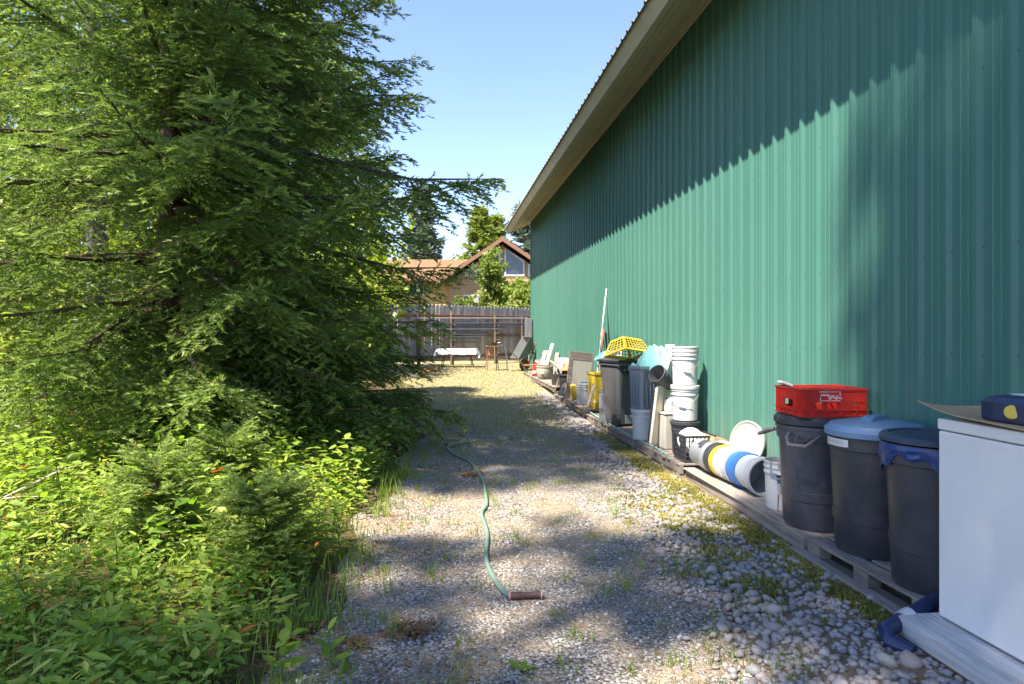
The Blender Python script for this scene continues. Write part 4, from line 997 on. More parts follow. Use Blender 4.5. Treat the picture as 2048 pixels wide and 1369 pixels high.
# ---- black milk crate with white lids and an open tray behind it
z = deck(2.6, 6.9); mc = thing('milk_crate', 'black milk crate full of round white lids beside the tall bucket stack', 'crate', (2.645, 6.885, z), 0)
w, h = .33, .275
for k, (M, lx, ly) in enumerate([(RZ(0), 0, -w / 2), (RZ(math.pi), 0, w / 2), (RZ(-math.pi / 2), -w / 2, 0), (RZ(math.pi / 2), w / 2, 0)]):
    mb = MB(); L = w - (.02 if k > 1 else 0); c = Vector((lx, ly, 0))
    for zz, t in ((.012, .024), (.065, .008), (.115, .008), (.165, .008), (.215, .008), (h - .012, .024)): mb.box(M @ Vector((0, 0, zz)) + c, (L, .012, t), M)
    for i in range(9): mb.box(M @ Vector((-L / 2 + .006 + i * (L - .012) / 8, 0, h / 2)) + c, (.009, .014, h - .01), M)
    for i in (1, 2, 5, 6): mb.box(M @ Vector((-L / 2 + .006 + (i + .5) * (L - .012) / 8, 0, .19)) + c, (.005, .008, .11), M @ Matrix.Rotation(.3 if i % 2 else -.3, 3, 'Y'))
    mb.build('lattice_side', M_BLKP, mc)
mb = MB(); mb.boxb((-w / 2 + .012, -w / 2 + .012, .004), (w / 2 - .012, w / 2 - .012, .012)); mb.build('floor', M_BLKP, mc)
for k, (dx, dy, r, a, b) in enumerate([(-.03, .02, .15, .95, .1), (.03, -.06, .13, 1.1, -.2), (.0, .09, .145, 1.25, .05)]):
    mb = MB(); mb.lathe([(r * .96, -.014), (r, -.012), (r, .006), (r * .95, .010), (r * .86, .006), (0, .008), (0, -.002), (r * .9, -.002)], (0, 0, 0), 32); o = mb.build('white_disc', M_WBUCK, None, (2.645 + dx, 6.885 + dy, z + .045 + r * .95)); o.rotation_euler = (a, 0, b)
    tag(o, ['big white bucket lid leaning inside the black milk crate', 'smaller white lid in front inside the black milk crate', 'white lid at the back inside the black milk crate'][k], 'lid')
mb = MB(); z2 = float(gz(2.8, 6.4))
cj = thing('cream_jug', 'cream plastic jug lying between the bucket row and the wall', 'jug', (2.795, 6.38, .30), 0, None, (math.pi / 2 + .1, .2, .5))
mb = MB(); mb.lathe([(.0, -.13), (.07, -.13), (.093, -.11), (.095, .03), (.075, .09), (.03, .12), (.026, .15)], (0, 0, 0), 24); mb.build('body', M_CREAM, cj)
mb = MB(); mb.lathe([(.03, .146), (.03, .17), (0, .172)], (0, 0, 0), 14); mb.build('cap', M_YEL, cj)
ty = thing('wooden_tray', 'shallow brown tray by the foot of the bucket stack', 'tray', (2.80, 6.86, deck(2.8, 6.9) + .20), .05, None, (0, .25, .05))
mb = MB(); mb.boxb((-.07, -.22, 0), (.07, .22, .01)); mb.build('floor', M_CARD, ty)
for a, b in (((-.075, -.22, 0), (-.068, .22, .06)), ((.068, -.22, 0), (.075, .22, .06)), ((-.066, -.226, 0), (.066, -.221, .06)), ((-.066, .221, 0), (.066, .226, .06))): mb = MB(); mb.boxb(a, b); mb.build('side', M_CARD, ty)
# round metal lid leaning on the wall
p = at_v(1494, 886, 2.84); ld = thing('metal_disc', 'round cream metal lid leaning against the green wall', 'lid', p, 0, None, Euler((0, math.radians(-80), math.radians(22))))
mb = MB(); r = .205; mb.lathe([(r * .98, -.012), (r, -.008), (r, .012), (r * .95, .016), (r * .90, .010), (r * .84, .004), (r * .80, .006), (0, .002), (0, -.004), (r * .9, -.004)], (0, 0, 0), 40); mb.build('disc', worn('cream_enamel', (.40, .385, .33), .45, (.22, .19, .14), .5, 5), ld)

# ---- white appliance on a timber platform
zp = .126; yp = 3.02
pf = thing('timber_platform', 'pale timber platform carrying the white appliance', 'platform', (2.14, yp, .0), 0)
mb = MB(); mb.box((.40, -1.0, .012 + .013), (.76, 1.96, .022), None, .002); mb.build('bottom_board', wood('rust_timber', (.30, .13, .05), (.42, .20, .08), 1, 1, .8, .1), pf)
mb = MB(); mb.box((.021, -1.0, .0815), (.040, 1.99, .085), None, .004); mb.build('front_rail', M_PLANK, pf)
mb = MB(); mb.box((.41, -.018, .081), (.73, .036, .084), None, .003); mb.build('end_rail', M_PLANK, pf)
for k in range(5): mb = MB(); mb.box((.088 + k * .152, -1.0, .121), (.146, 1.985, .012), None, .002); mb.build('top_board', M_PLANK, pf)
ap = thing('white_appliance', 'white enamel appliance standing on the timber platform', 'appliance', (2.31, 2.955, .1275), 0)
mb = MB(); mb.boxb((0, -.70, .012), (.58, 0, .873), .008); mb.build('cabinet', M_FREEZ, ap)
mb = MB(); mb.boxb((-.004, -.704, .878), (.584, .004, .93), .008); mb.build('lid', M_FREEZ, ap)
for a, b in ((.05, -.05), (.53, -.05), (.05, -.65), (.53, -.65)): mb = MB(); mb.lathe([(.02, 0), (.02, .014), (.012, .0145)], (a, b, 0), 10); mb.build('foot', M_BLKP, ap)
# curling cardboard on top
mb = MB(); n = 14
for i in range(n):
    for j in range(n):
        s, t_ = i / (n - 1), j / (n - 1); zz = .035 * max(0, (t_ - .62) / .38) ** 2 + .03 * max(0, (.35 - s) / .35) ** 2 * t_ + .004
        mb.v.append((-.03 + s * .60, -.66 + t_ * .76, zz))
N0 = len(mb.v); mb.v += [(a, b, c + .005) for a, b, c in mb.v]; mb.n = len(mb.v)
ix = lambda i, j: i * n + j
for i in range(n - 1):
    for j in range(n - 1): mb.f += [(ix(i, j), ix(i, j + 1), ix(i + 1, j + 1), ix(i + 1, j)), tuple(N0 + k for k in (ix(i, j), ix(i + 1, j), ix(i + 1, j + 1), ix(i, j + 1)))]
for k in range(n - 1):
    for e in (lambda k: ix(0, k), lambda k: ix(n - 1, k), lambda k: ix(k, 0), lambda k: ix(k, n - 1)): mb.f.append((e(k), e(k + 1), N0 + e(k + 1), N0 + e(k)))
mb.sm = [False] * len(mb.f)
tag(mb.build('cardboard_sheet', M_CARD, None, (2.31, 2.955, .1275 + .93)), 'curling brown cardboard sheet on top of the white appliance', 'cardboard')
# navy jug lying on the cardboard
p = np.array([2.50, 2.595, .1275 + .93 + .012]); jg = thing('oil_jug', 'navy plastic jug with a yellow cap lying on the cardboard', 'jug', p, math.radians(6))
mb = MB(); out = [(-.20, .045), (-.17, .09), (-.05, .125), (.12, .125), (.20, .10), (.20, -.10), (.12, -.125), (-.05, -.125), (-.17, -.10), (-.20, -.06)]
bm_ = [(x * .94, y * .92) for x, y in out]
lay = [(0.0, bm_), (.012, out), (.085, out), (.108, [(x * .88, y * .82) for x, y in out]), (.118, [(x * .6, y * .55) for x, y in out])]
for zz, po in lay: mb.v += [(y, x, zz) for x, y in po]
k = len(out); mb.n = len(mb.v)
for a in range(len(lay) - 1): mb.f += [(a * k + i, (a + 1) * k + i, (a + 1) * k + (i + 1) % k, a * k + (i + 1) % k) for i in range(k)]
mb.f += [tuple(range(k)), tuple(reversed(range((len(lay) - 1) * k, len(lay) * k)))]; mb.sm = [False] * len(mb.f)
mb.build('body', M_NAVY, jg)
mb = MB(); mb.lathe([(.030, 0), (.030, .028), (.027, .032), (0, .033)], (-.105, .04, .050), 20, Matrix.Rotation(-math.pi / 2 + .15, 3, 'Y') @ Matrix.Rotation(.5, 3, 'X')); mb.build('cap', M_YEL, jg)
mb = MB(); mb.lathe([(.05, 0), (.05, .0015), (.042, .0016), (.042, .0004)], (.0, .08, .1185), 24, Matrix.Diagonal((.9, 1.2, 1))); mb.build('label', M_WHITE, jg)
# black corrugated drain pipe with a white joint, lying on the stones
a, b = GT(1752, 1272, .055), np.array([2.52, 3.14, .172])
dp = thing('drain_pipe', 'navy-black drain pipe with a white joint lying on the stones', 'pipe', (0, 0, 0))
mid = a + (b - a) * .42; mb = MB(); mb.tube([mid, a + (b - a) * .7 + [0, 0, .0], b, b + [.3, .06, .0]], .036, 14); mb.build('pipe', M_NAVY, dp)
mb = MB(); mb.tube([a + (b - a) * .33, a + (b - a) * .44], .041, 16); mb.build('joint', M_WBUCK, dp)
mb = MB(); mb.tube([a + (b - a) * .35, a + (b - a) * .12, a + [.05, -.03, -.02], a + [.10, -.12, -.03]], [.037, .038, .042, .036], 14); mb.build('elbow', M_NAVY, dp)
# ---- between the bucket stack and the wheeled bin
def lean_panel(name, label, u0, v0, u1, v1, X, tilt, m, th=.02, cat='panel', rz=0.0, hole=None, h=None, w=None):
    """a sheet whose foot stands at pixel (u0, v0) and whose head is near (u1, v1), leaning to the wall"""
    p = at_v((u0 + u1) / 2, v0, X); D = X * SY + p[1] * CY
    h = h or (v0 - v1) * D / F; w = w or abs(u1 - u0) * D / F
    T = thing(name, label, cat, (p[0], p[1], p[2]), 0, None, Euler((0, tilt, rz)))
    return T, w, h
T, w, h = lean_panel('cream_tabletop', 'cream board with a rounded corner leaning beside the white bucket', 1297, 886, 1330, 771, 2.50, .12, M_CREAM)
mb = MB(); w = .36; R_ = .05; pts = [(-w / 2, 0), (w / 2, 0)] + [(w / 2 - R_ + R_ * math.cos(a), h - R_ + R_ * math.sin(a)) for a in np.linspace(0, math.pi / 2, 6)] + [(-w / 2 + R_ - R_ * math.sin(a), h - R_ + R_ * math.cos(a)) for a in np.linspace(0, math.pi / 2, 6)]
mb.prism(pts, .03, RZ(.75) @ Matrix.Rotation(math.pi / 2, 3, 'X')); mb.build('sheet', M_CREAM, T)
T, w, h = lean_panel('black_tray', 'black plastic tray leaning beside the cream board', 1303, 882, 1328, 790, 2.56, .10, M_BLKP)
Rf = RZ(.55); mb = MB(); w = .30
for c, s in (((-w / 2, 0, h / 2), (.03, .03, h)), ((w / 2, 0, h / 2), (.03, .03, h)), ((0, 0, .016), (w - .032, .028, .03)), ((0, 0, h - .016), (w - .032, .028, .03)), ((0, .012, h / 2), (w - .03, .006, h - .03))): mb.box(Rf @ Vector(c), s, Rf)
mb.build('frame', M_BLKP, T)
p = at_v(1338, 884, 2.60); bxo = thing('beige_box', 'beige upright plastic box behind the black milk crate', 'box', (2.62, p[1] + .05, deck(2.6, p[1])), .1)
mb = MB(); mb.box((0, 0, .20), (.22, .24, .40), None, .02); mb.build('body', worn('beige_plastic', (.50, .46, .38), .6, (.3, .27, .2), .4, 5), bxo)
mb = MB(); mb.box((0, 0, .41), (.235, .255, .02), None, .008); mb.build('lid', M_CREAM, bxo)
q = np.array([2.63, p[1] + .05, deck(2.6, p[1]) + .421]); jb = thing('white_jug', 'small white square jug standing on the beige box', 'jug', q, .3)
mb = MB(); mb.box((0, 0, .075), (.10, .13, .15), None, .02); mb.build('body', M_WBUCK, jb); mb = MB(); mb.lathe([(.028, .148), (.028, .172), (0, .174)], (0, 0, 0), 12); mb.build('cap', M_WBUCK, jb)
# nested grey plant pots lying tilted against the stack
for k in range(3):
    p = at_v(1341, 766, 2.66); mb = MB(); r = .105; pts = [(r * .7, 0), (r * .72, .006), (r * .97, .20), (r * 1.04, .202), (r * 1.04, .225), (r, .226), (r * .66, .012), (0, .008)]
    ex_ = Vector((-.65, -.45, .45)).normalized(); o = None
    mb.lathe(pts, (0, 0, 0), 28, ex_.to_track_quat('Z', 'Y').to_matrix()); o = mb.build('plant_pot', worn('grey_pot_plastic', (.12, .12, .125), .5, (.25, .23, .2), .4, 6, per=.5), None, tuple(np.array(p) - np.array([.0, -.04, .02]) + np.array(ex_) * .028 * k))
    tag(o, ['dark grey plant pot under two others, tipped against the bucket stack', 'dark grey plant pot between two others, tipped against the bucket stack', 'outermost dark grey plant pot tipped against the bucket stack'][k], 'pot')
# white vented cover and a tall white board against the wall
T, w, h = lean_panel('vent_cover', 'white sheet-metal cover with a square opening leaning on the wall', 1316, 785, 1352, 722, 2.72, .30, M_WHITE)
Rc = RZ(.55); mb = MB(); w, h = .27, .42
for c, s in (((-w * .36, 0, h / 2), (w * .28, .04, h)), ((w * .36, 0, h / 2), (w * .28, .04, h)), ((0, 0, h * .25), (w * .44, .04, h * .5)), ((0, 0, h * .86), (w * .44, .04, h * .28)), ((0, .012, h * .61), (w * .44, .01, h * .22))): mb.box(Rc @ Vector(c), s, Rc)
mb.build('cover', M_WHITE, T)
beam('white_board', 'tall white board leaning on the wall behind the teal tarp', tuple(at_v(1333, 800, 2.80)), tuple(at_v(1341, 690, 2.90)), .13, .018, M_WHITE, 'board')
# slate bin on a white bucket
p = at_v(1286, 868, 2.52); zb = deck(2.52, p[1]); bucket('bucket', 'white lidded bucket carrying the slate grey bin', (2.52, p[1], zb), M_WBUCK, .29, .37, None, 'down', M_WBUCK, 1.2)
sb = thing('slate_bin', 'slate grey ribbed bin standing on a white bucket', 'bin', (2.53, p[1], zb + .384), .45)
mb = MB()
def rrect(a, b, r, n=4):
    return [(sx * (a - r) + r * math.cos(t0 + k * math.pi / 2 / n), sy * (b - r) + r * math.sin(t0 + k * math.pi / 2 / n)) for sx, sy, t0 in ((1, 1, 0), (-1, 1, math.pi / 2), (-1, -1, math.pi), (1, -1, 1.5 * math.pi)) for k in range(n + 1)]
def loft(mb, layers, cap=True, sm=False):
    k = len(layers[0][1]); o = len(mb.v)
    vs = [(x, y, z) for z, po in layers for x, y in po]
    fs = [(a * k + i, a * k + (i + 1) % k, (a + 1) * k + (i + 1) % k, (a + 1) * k + i) for a in range(len(layers) - 1) for i in range(k)]
    if cap: fs += [tuple(reversed(range(k))), tuple(range((len(layers) - 1) * k, len(layers) * k))]
    mb.add(vs, fs, sm); return mb
loft(mb, [(0, rrect(.125, .105, .03)), (.49, rrect(.145, .125, .03)), (.495, rrect(.155, .135, .03)), (.53, rrect(.155, .135, .03)), (.532, rrect(.135, .115, .03)), (.40, rrect(.13, .11, .03))]); body = mb.build('body', M_SLATE, sb)
mb = MB()
for x in (-.06, .0, .06): mb.box((x, -.122, .22), (.006, .012, .36), Matrix.Rotation(-.04, 3, 'X')); mb.box((-.142, x * .8, .22), (.012, .006, .36), Matrix.Rotation(.04, 3, 'Y'))
mb.build('ribs', M_SLATE, body)
# wheeled bin
p = at_v(1243, 858, 2.60); zb = deck(2.6, p[1]); wb_ = thing('wheeled_bin', 'dark grey wheeled bin with a flat black lid on the pallets', 'wheeled bin', (2.60, p[1], zb), .32)
M_CART = worn('cart_plastic', (.085, .083, .085), .5, (.24, .22, .2), .45, 3, streak=True)
mb = MB(); loft(mb, [(.03, rrect(.17, .185, .05)), (.70, rrect(.215, .235, .05)), (.86, rrect(.225, .25, .05)), (.865, rrect(.245, .27, .05)), (.90, rrect(.245, .27, .05)), (.905, rrect(.21, .24, .05))]); mb.build('body', M_CART, wb_)
mb = MB(); loft(mb, [(.908, rrect(.26, .285, .06)), (.935, rrect(.265, .29, .06)), (.955, rrect(.23, .25, .06)), (.962, rrect(.15, .18, .06))]); mb.build('lid', M_BLKP, wb_)
mb = MB(); mb.tube([(-.16, -.25, .86), (-.18, -.34, .80), (.16, -.34, .80), (.16, -.25, .86)], .016, 8)
mb.box((0, -.262, .80), (.30, .03, .10), None, .01); mb.build('handle', M_BLKP, wb_)
for s in (-1, 1):
    mb = MB(); RY = Matrix.Rotation(math.pi / 2, 3, 'Y'); mb.lathe([(0, -.022), (.06, -.022), (.088, -.018), (.092, 0), (.088, .018), (.06, .022), (0, .022)], (s * .20, -.16, .092), 20, RY); mb.build('wheel', M_BLKP, wb_)
mb = MB(); mb.box((0, -.195, .10), (.14, .02, .12), None, .006); mb.build('foot_plate', M_GALV, wb_)
ztop = zb + .963
# things heaped on its lid
bk = thing('laundry_basket', 'yellow holed plastic basket lying upside down on the wheeled bin', 'basket', (2.55, p[1] - .52, ztop + .06), 0, None, Euler((-.30, .12, .55)))
def basket():
    mb = MB(); a0_, b0_, a1_, b1_, H = .27, .20, .18, .12, .21; t = .006
    def face(P0, P1, Q1, Q0, nx, nz):   # a lattice wall between four corners
        P0, P1, Q1, Q0 = map(Vector, (P0, P1, Q1, Q0)); f = lambda s, t_: (P0.lerp(P1, s)).lerp(Q0.lerp(Q1, s), t_)
        cells = []; us = [0, .06] + [x for k in range(nx) for x in (.06 + .88 * (k + .25) / nx, .06 + .88 * (k + .95) / nx)] + [1]; vs_ = [0, .14] + [x for k in range(nz) for x in (.14 + .72 * (k + .2) / nz, .14 + .72 * (k + .95) / nz)] + [1]
        for i in range(len(us) - 1):
            for j in range(len(vs_) - 1):
                if i >= 2 and i % 2 == 0 and j >= 2 and j % 2 == 0 and i < len(us) - 2 and j < len(vs_) - 2: continue
                q = [f(us[i], vs_[j]), f(us[i + 1], vs_[j]), f(us[i + 1], vs_[j + 1]), f(us[i], vs_[j + 1])]; mb.add(q, [(0, 1, 2, 3)])
    c0 = [(-a0_, -b0_, 0), (a0_, -b0_, 0), (a0_, b0_, 0), (-a0_, b0_, 0)]; c1 = [(-a1_, -b1_, H), (a1_, -b1_, H), (a1_, b1_, H), (-a1_, b1_, H)]
    for i, (nx, nz) in enumerate([(7, 4), (5, 4), (7, 4), (5, 4)]): j = (i + 1) % 4; face(c0[i], c0[j], c1[j], c1[i], nx, nz)
    mb.add(c1, [(0, 1, 2, 3)]); return mb
basket().build('basket_wall', M_YEL, bk)
mb = MB(); mb.tube([(-.27, -.20, 0), (.27, -.20, 0), (.27, .20, 0), (-.27, .20, 0), (-.27, -.20, 0)], .012, 6); mb.build('rim', M_YEL, bk)
def cloth(label, c, rx, ry, h, seed, m, rz=0.0, name='tarp'):
    rg = random.Random(seed); n = 22; ph = [rg.uniform(0, 6) for _ in range(6)]; mb = MB()
    for i in range(n):
        for j in range(n):
            s, t_ = i / (n - 1) * 2 - 1, j / (n - 1) * 2 - 1; r = min(1.0, math.hypot(s, t_) / 1.05)
            z = h * (1 - r ** 3.2) + h * .16 * math.sin(5 * s + ph[0]) * math.sin(4 * t_ + ph[1]) + h * .08 * math.sin(11 * s + 6 * t_ + ph[2]) + h * .04 * math.sin(17 * t_ - 9 * s + ph[5]) - h * .25 * abs(math.sin(2.2 * t_ + ph[3])) - .05 * max(0, r - .7)
            mb.v.append((s * rx * (1 + .08 * math.sin(6 * t_ + ph[3])), t_ * ry * (1 + .08 * math.sin(5 * s + ph[4])), max(z, -h * .3)))
    mb.n = len(mb.v); mb.f = [(i * n + j, (i + 1) * n + j, (i + 1) * n + j + 1, i * n + j + 1) for i in range(n - 1) for j in range(n - 1)]; mb.sm = [True] * len(mb.f)
    o = mb.build(name, m, None, c); o.rotation_euler = (0, 0, rz); return tag(o, label, 'tarp')
q = at_v(1313, 722, 2.70); cloth('crumpled teal tarp heaped on the bins beside the yellow basket', (2.68, q[1] + .02, ztop - .08), .17, .36, .30, 4, M_TEAL, .2)
q = at_v(1219, 716, 2.74); cloth('flat fold of teal tarp behind the yellow basket', (2.70, q[1] + .05, ztop - .06), .16, .36, .13, 9, M_TEAL, -.1)
mb = MB(); q = at_v(1229, 722, 2.55)
for k in range(4):
    mb = MB(); mb.box((0, 0, 0), (.16, .22, .02), RZ(.1 * k), .006); o = mb.build('foam_tray', M_WHITE, None, (2.53, q[1] - .06, ztop + .011 + .0225 * k)); tag(o, ['foam tray at the bottom of the small white pile on the wheeled bin', 'foam tray second up in the small white pile on the wheeled bin', 'foam tray third up in the small white pile on the wheeled bin', 'foam tray topping the small white pile on the wheeled bin'][k], 'tray')
# galvanised can
p = at_v(1214, 842, 2.46); gc = thing('galvanised_can', 'dented galvanised metal can in front of the wheeled bin', 'can', (2.48, p[1], deck(2.48, p[1])), 0)
mb = MB(); mb.lathe([(.13, 0), (.132, .01), (.138, .20), (.142, .21), (.138, .22), (.143, .45), (.15, .455), (.15, .47), (.14, .47), (.128, .02), (0, .015)], (0, 0, 0), 28, wob=lambda a, z: 1 + .015 * math.sin(3 * a + z * 9)); mb.build('body', M_GALV, gc)
# yellow bin, panel and poles
p = at_v(1206, 800, 2.70); yb = thing('yellow_bin', 'yellow plastic bin behind the galvanised can', 'bin', (2.66, p[1] + .15, deck(2.66, p[1])), .15)
mb = MB(); loft(mb, [(0, rrect(.12, .15, .02)), (.60, rrect(.14, .17, .02)), (.605, rrect(.15, .18, .02)), (.64, rrect(.15, .18, .02)), (.641, rrect(.125, .155, .02)), (.35, rrect(.12, .15, .02))]); mb.build('body', M_YEL, yb)
p = at_v(1186, 800, 2.74); wp = thing('framed_panel', 'grey wooden framed panel leaning on the wall behind the poles', 'panel', (2.63, p[1] + .75, deck(2.63, p[1])), 0, None, Euler((-.10, .0, -math.pi / 2 + .25), 'ZYX'))
w, h = .56, .92
for c, s in (((0, -w / 2 + .04, h / 2), (.03, .08, h)), ((0, w / 2 - .04, h / 2), (.03, .08, h)), ((0, 0, h - .08), (.028, w - .162, .16)), ((0, 0, .05), (.028, w - .162, .10))): mb = MB(); mb.box((0, 0, 0), s, None, .003); mb.build('frame_board', M_PAL, wp, c)
mb = MB(); mb.boxb((.004, -w / 2 + .08, .1), (.010, w / 2 - .08, h - .16)); mb.build('infill', worn('grey_ply', (.42, .38, .32), .8, (.25, .2, .15), .4, 4, streak=True), wp)
def pole(name, label, ua, va_, xa, ub, vb, xb, r, m, cat='pole'):
    a, b = at_v(ua, va_, xa), at_v(ub, vb, xb); c = (a + b) / 2; mb = MB(); mb.tube([a - c, b - c], r, 8); return tag(mb.build(name, m, None, c), label, cat)
pole('white_pole', 'long thin white pole leaning high against the green wall', 1188, 806, 2.55, 1213, 578, 2.905, .013, M_WBUCK)
pole('red_pole', 'red-brown wooden pole leaning beside the long white pole', 1188, 800, 2.60, 1208, 659, 2.895, .022, worn('red_paint', (.30, .09, .06), .7, (.3, .2, .15), .5, 6))
pole('grey_pole', 'weathered grey pole leaning beside the red-brown pole', 1196, 790, 2.62, 1203, 668, 2.90, .018, M_PAL)
# white bucket, yellow jug, boards
p = at_v(1168, 815, 2.56); bucket('bucket', 'white open bucket between the yellow jug and a leaning board', (2.56, p[1], deck(2.56, p[1])), M_WBUCK, .295, .37, None, 'down', None, 1.1)
T, w, h = lean_panel('leaning_board', 'short grey board leaning on the white open bucket', 1168, 823, 1186, 780, 2.42, .0, M_PAL, cat='board')
mb = MB(); mb.box((.03, .0, .22), (.018, .16, .46), Matrix.Rotation(.25, 3, 'Y') @ Matrix.Rotation(.2, 3, 'X'), .003); mb.build('board', M_PAL, T)
p = at_v(1147, 800, 2.52); yj = thing('yellow_jug', 'square yellow jug standing next to the white open bucket', 'jug', (2.50, p[1] + .1, deck(2.5, p[1])), .4)
mb = MB(); loft(mb, [(0, rrect(.07, .09, .02)), (.02, rrect(.08, .10, .02)), (.26, rrect(.08, .10, .02)), (.32, rrect(.05, .06, .02)), (.34, rrect(.03, .03, .012))]); mb.build('body', worn('amber_jug', (.60, .40, .05), .4, (.35, .2, .05), .3, 5), yj)
mb = MB(); mb.lathe([(.026, .336), (.026, .36), (0, .362)], (0, 0, 0), 12); mb.build('cap', M_WBUCK, yj)
for k, (u, v, L) in enumerate([(1140, 806, .9), (1152, 812, .7)]):
    p = at_v(u, v, 2.46); mb = MB(); mb.box((0, 0, 0), (.09, L, .025), None, .003); o = mb.build('loose_board', M_PAL, None, (2.43 + .1 * k, p[1], deck(2.45, p[1]) + .014)); o.rotation_euler = (0, 0, .08 * (1 if k else -1))
    tag(o, ['grey board lying flat on the pallet edge by the black scoop', 'grey board lying flat in front of the white open bucket'][k], 'board')
# black tub with clay pots, scoop, rusty pail, hooks
p = at_v(1138, 790, 2.64); tb = thing('black_tub', 'round black tub piled with clay flower pots', 'tub', (2.64, p[1], deck(2.64, p[1])), 0); tz_ = deck(2.64, p[1])
mb = MB(); mb.lathe([(.17, 0), (.18, .01), (.225, .36), (.245, .362), (.245, .39), (.215, .39), (.17, .30), (0, .30)], (0, 0, 0), 28); mb.build('body', M_BLKP, tb)
for k, (dx, dy, r, a, b) in enumerate([(-.04, -.05, .10, 2.6, .3), (.07, .03, .085, 1.4, .9), (-.02, .10, .075, 2.9, .0), (-.10, .03, .07, .25, .4)]):
    mb = MB(); mb.lathe([(r * .62, 0), (r * .64, .005), (r * .92, r * 1.35), (r, r * 1.36), (r, r * 1.75), (r * .92, r * 1.75), (r * .56, .015), (0, .012)], (0, 0, 0), 20)
    o = mb.build('flower_pot', M_TERRA, None, (2.64 + dx, p[1] + dy, tz_ + .42 + (r * 1.4 if a > 2 else r * .6))); o.rotation_euler = (a, b, 0)
    tag(o, ['largest clay flower pot, upside down in the black tub', 'clay flower pot lying on its side in the black tub', 'clay flower pot upside down at the back of the black tub', 'small clay flower pot standing tilted in the black tub'][k], 'pot')
p = at_v(1135, 800, 2.44); sc_ = thing('black_scoop', 'black half-round scoop propped on the pallet before the tub', 'scoop', (2.45, p[1], deck(2.45, p[1]) + .01), 0, None, Euler((0, .15, .2)))
mb = MB()
for i in range(9):
    a = math.pi * i / 8; mb.v += [(.13 * math.cos(a) * .8, -.16, .0 + .13 * math.sin(a)), (.17 * math.cos(a) * .8, .20, .02 + .26 * math.sin(a))]
mb.n = len(mb.v); mb.f = [(2 * i, 2 * i + 1, 2 * i + 3, 2 * i + 2) for i in range(8)]; mb.sm = [True] * 8; mb.build('blade', M_BLKP, sc_)
p = at_v(1115, 790, 2.54); rp = thing('rusty_pail', 'dark rusty pail with a white stick in it', 'pail', (2.54, p[1], deck(2.54, p[1])), 0)
mb = MB(); mb.lathe([(.11, 0), (.115, .01), (.145, .30), (.15, .31), (.138, .31), (.105, .02), (0, .015)], (0, 0, 0), 24); mb.build('body', M_STEEL, rp)
o = pole('white_stick', 'short white stick standing in the rusty pail', 1111, 780, 2.50, 1119, 752, 2.44, .018, M_WHITE, 'stick')
for k, u in enumerate((1112, 1119)):
    p = at_v(u, 737, 2.70); mb = MB(); pts = [(0, 0, -.45), (0, 0, .06)] + [(0, .05 - .05 * math.cos(a), .06 + .06 * math.sin(a)) for a in np.linspace(.4, 3.6, 8)]
    o = mb.tube(pts, .007, 6).build('iron_hook', M_STEEL, None, p); o.rotation_euler = (.15 * (1 if k else -1), .1, 1.2 * k); tag(o, ['black iron hook rod standing among the pots', 'shorter bent iron hook rod beside the other hook'][k], 'hook')
p = at_v(1089, 776, 2.56); pot = thing('planter', 'round beige planter between the red bottle and the rusty pail', 'planter', (2.56, p[1], deck(2.56, p[1])), 0)
mb = MB(); mb.lathe([(.13, 0), (.17, .05), (.205, .20), (.20, .29), (.215, .30), (.215, .33), (.185, .33), (.18, .25), (0, .24)], (0, 0, 0), 28); mb.build('body', worn('beige_planter', (.38, .36, .30), .7, (.25, .22, .16), .4, 5), pot)
mb = MB(); mb.lathe([(0, .0), (.15, 0), (.16, .02), (0, .02)], (0, 0, 0), 20); tag(mb.build('clay_saucer', M_TERRA, None, (2.56, p[1], deck(2.56, p[1]) + .332)), 'clay saucer lying on the beige planter', 'saucer')
p = at_v(1070, 768, 2.47); rbt = thing('red_bottle', 'red and orange plastic bottle at the far end of the pallets', 'bottle', (2.48, p[1], deck(2.48, p[1])), 0)
mb = MB(); mb.lathe([(.07, 0), (.075, .01), (.075, .20), (.06, .24), (.065, .27), (.03, .31), (.03, .35), (0, .352)], (0, 0, 0), 20); mb.build('body', M_RED, rbt); mb = MB(); mb.lathe([(.0765, .05), (.0765, .13)], (0, 0, 0), 20); mb.build('label', M_LGREY, rbt)
# boards and white pipes leaning at the far end
for k, (ua, va_, xa, ub, vb, xb, w, m, lab) in enumerate([(1079, 748, 2.50, 1092, 702, 2.86, .13, M_PAL, 'broad grey board leaning on the wall by the white pipe'), (1084, 748, 2.46, 1089, 705, 2.80, .08, M_PLANK, 'narrow pale board leaning beside the broad grey board'),
                                                         (1101, 722, 2.62, 1137, 752, 2.60, .06, M_PAL, 'thin grey lath lying slanted over the pots'), (1060, 768, 2.40, 1068, 746, 2.46, .10, M_WHITE, 'short white board propped by the red bottle')]):
    beam('leaning_board', lab, tuple(at_v(ua, va_, xa)), tuple(at_v(ub, vb, xb)), w, .025, m, 'board')
pole('white_pipe', 'fat white plastic pipe leaning against the green wall', 1090, 742, 2.55, 1105, 690, 2.87, .05, M_WBUCK, 'pipe')
pole('white_pipe', 'thin white plastic pipe beside the fat leaning one', 1084, 752, 2.48, 1096, 716, 2.74, .03, M_WBUCK, 'pipe')
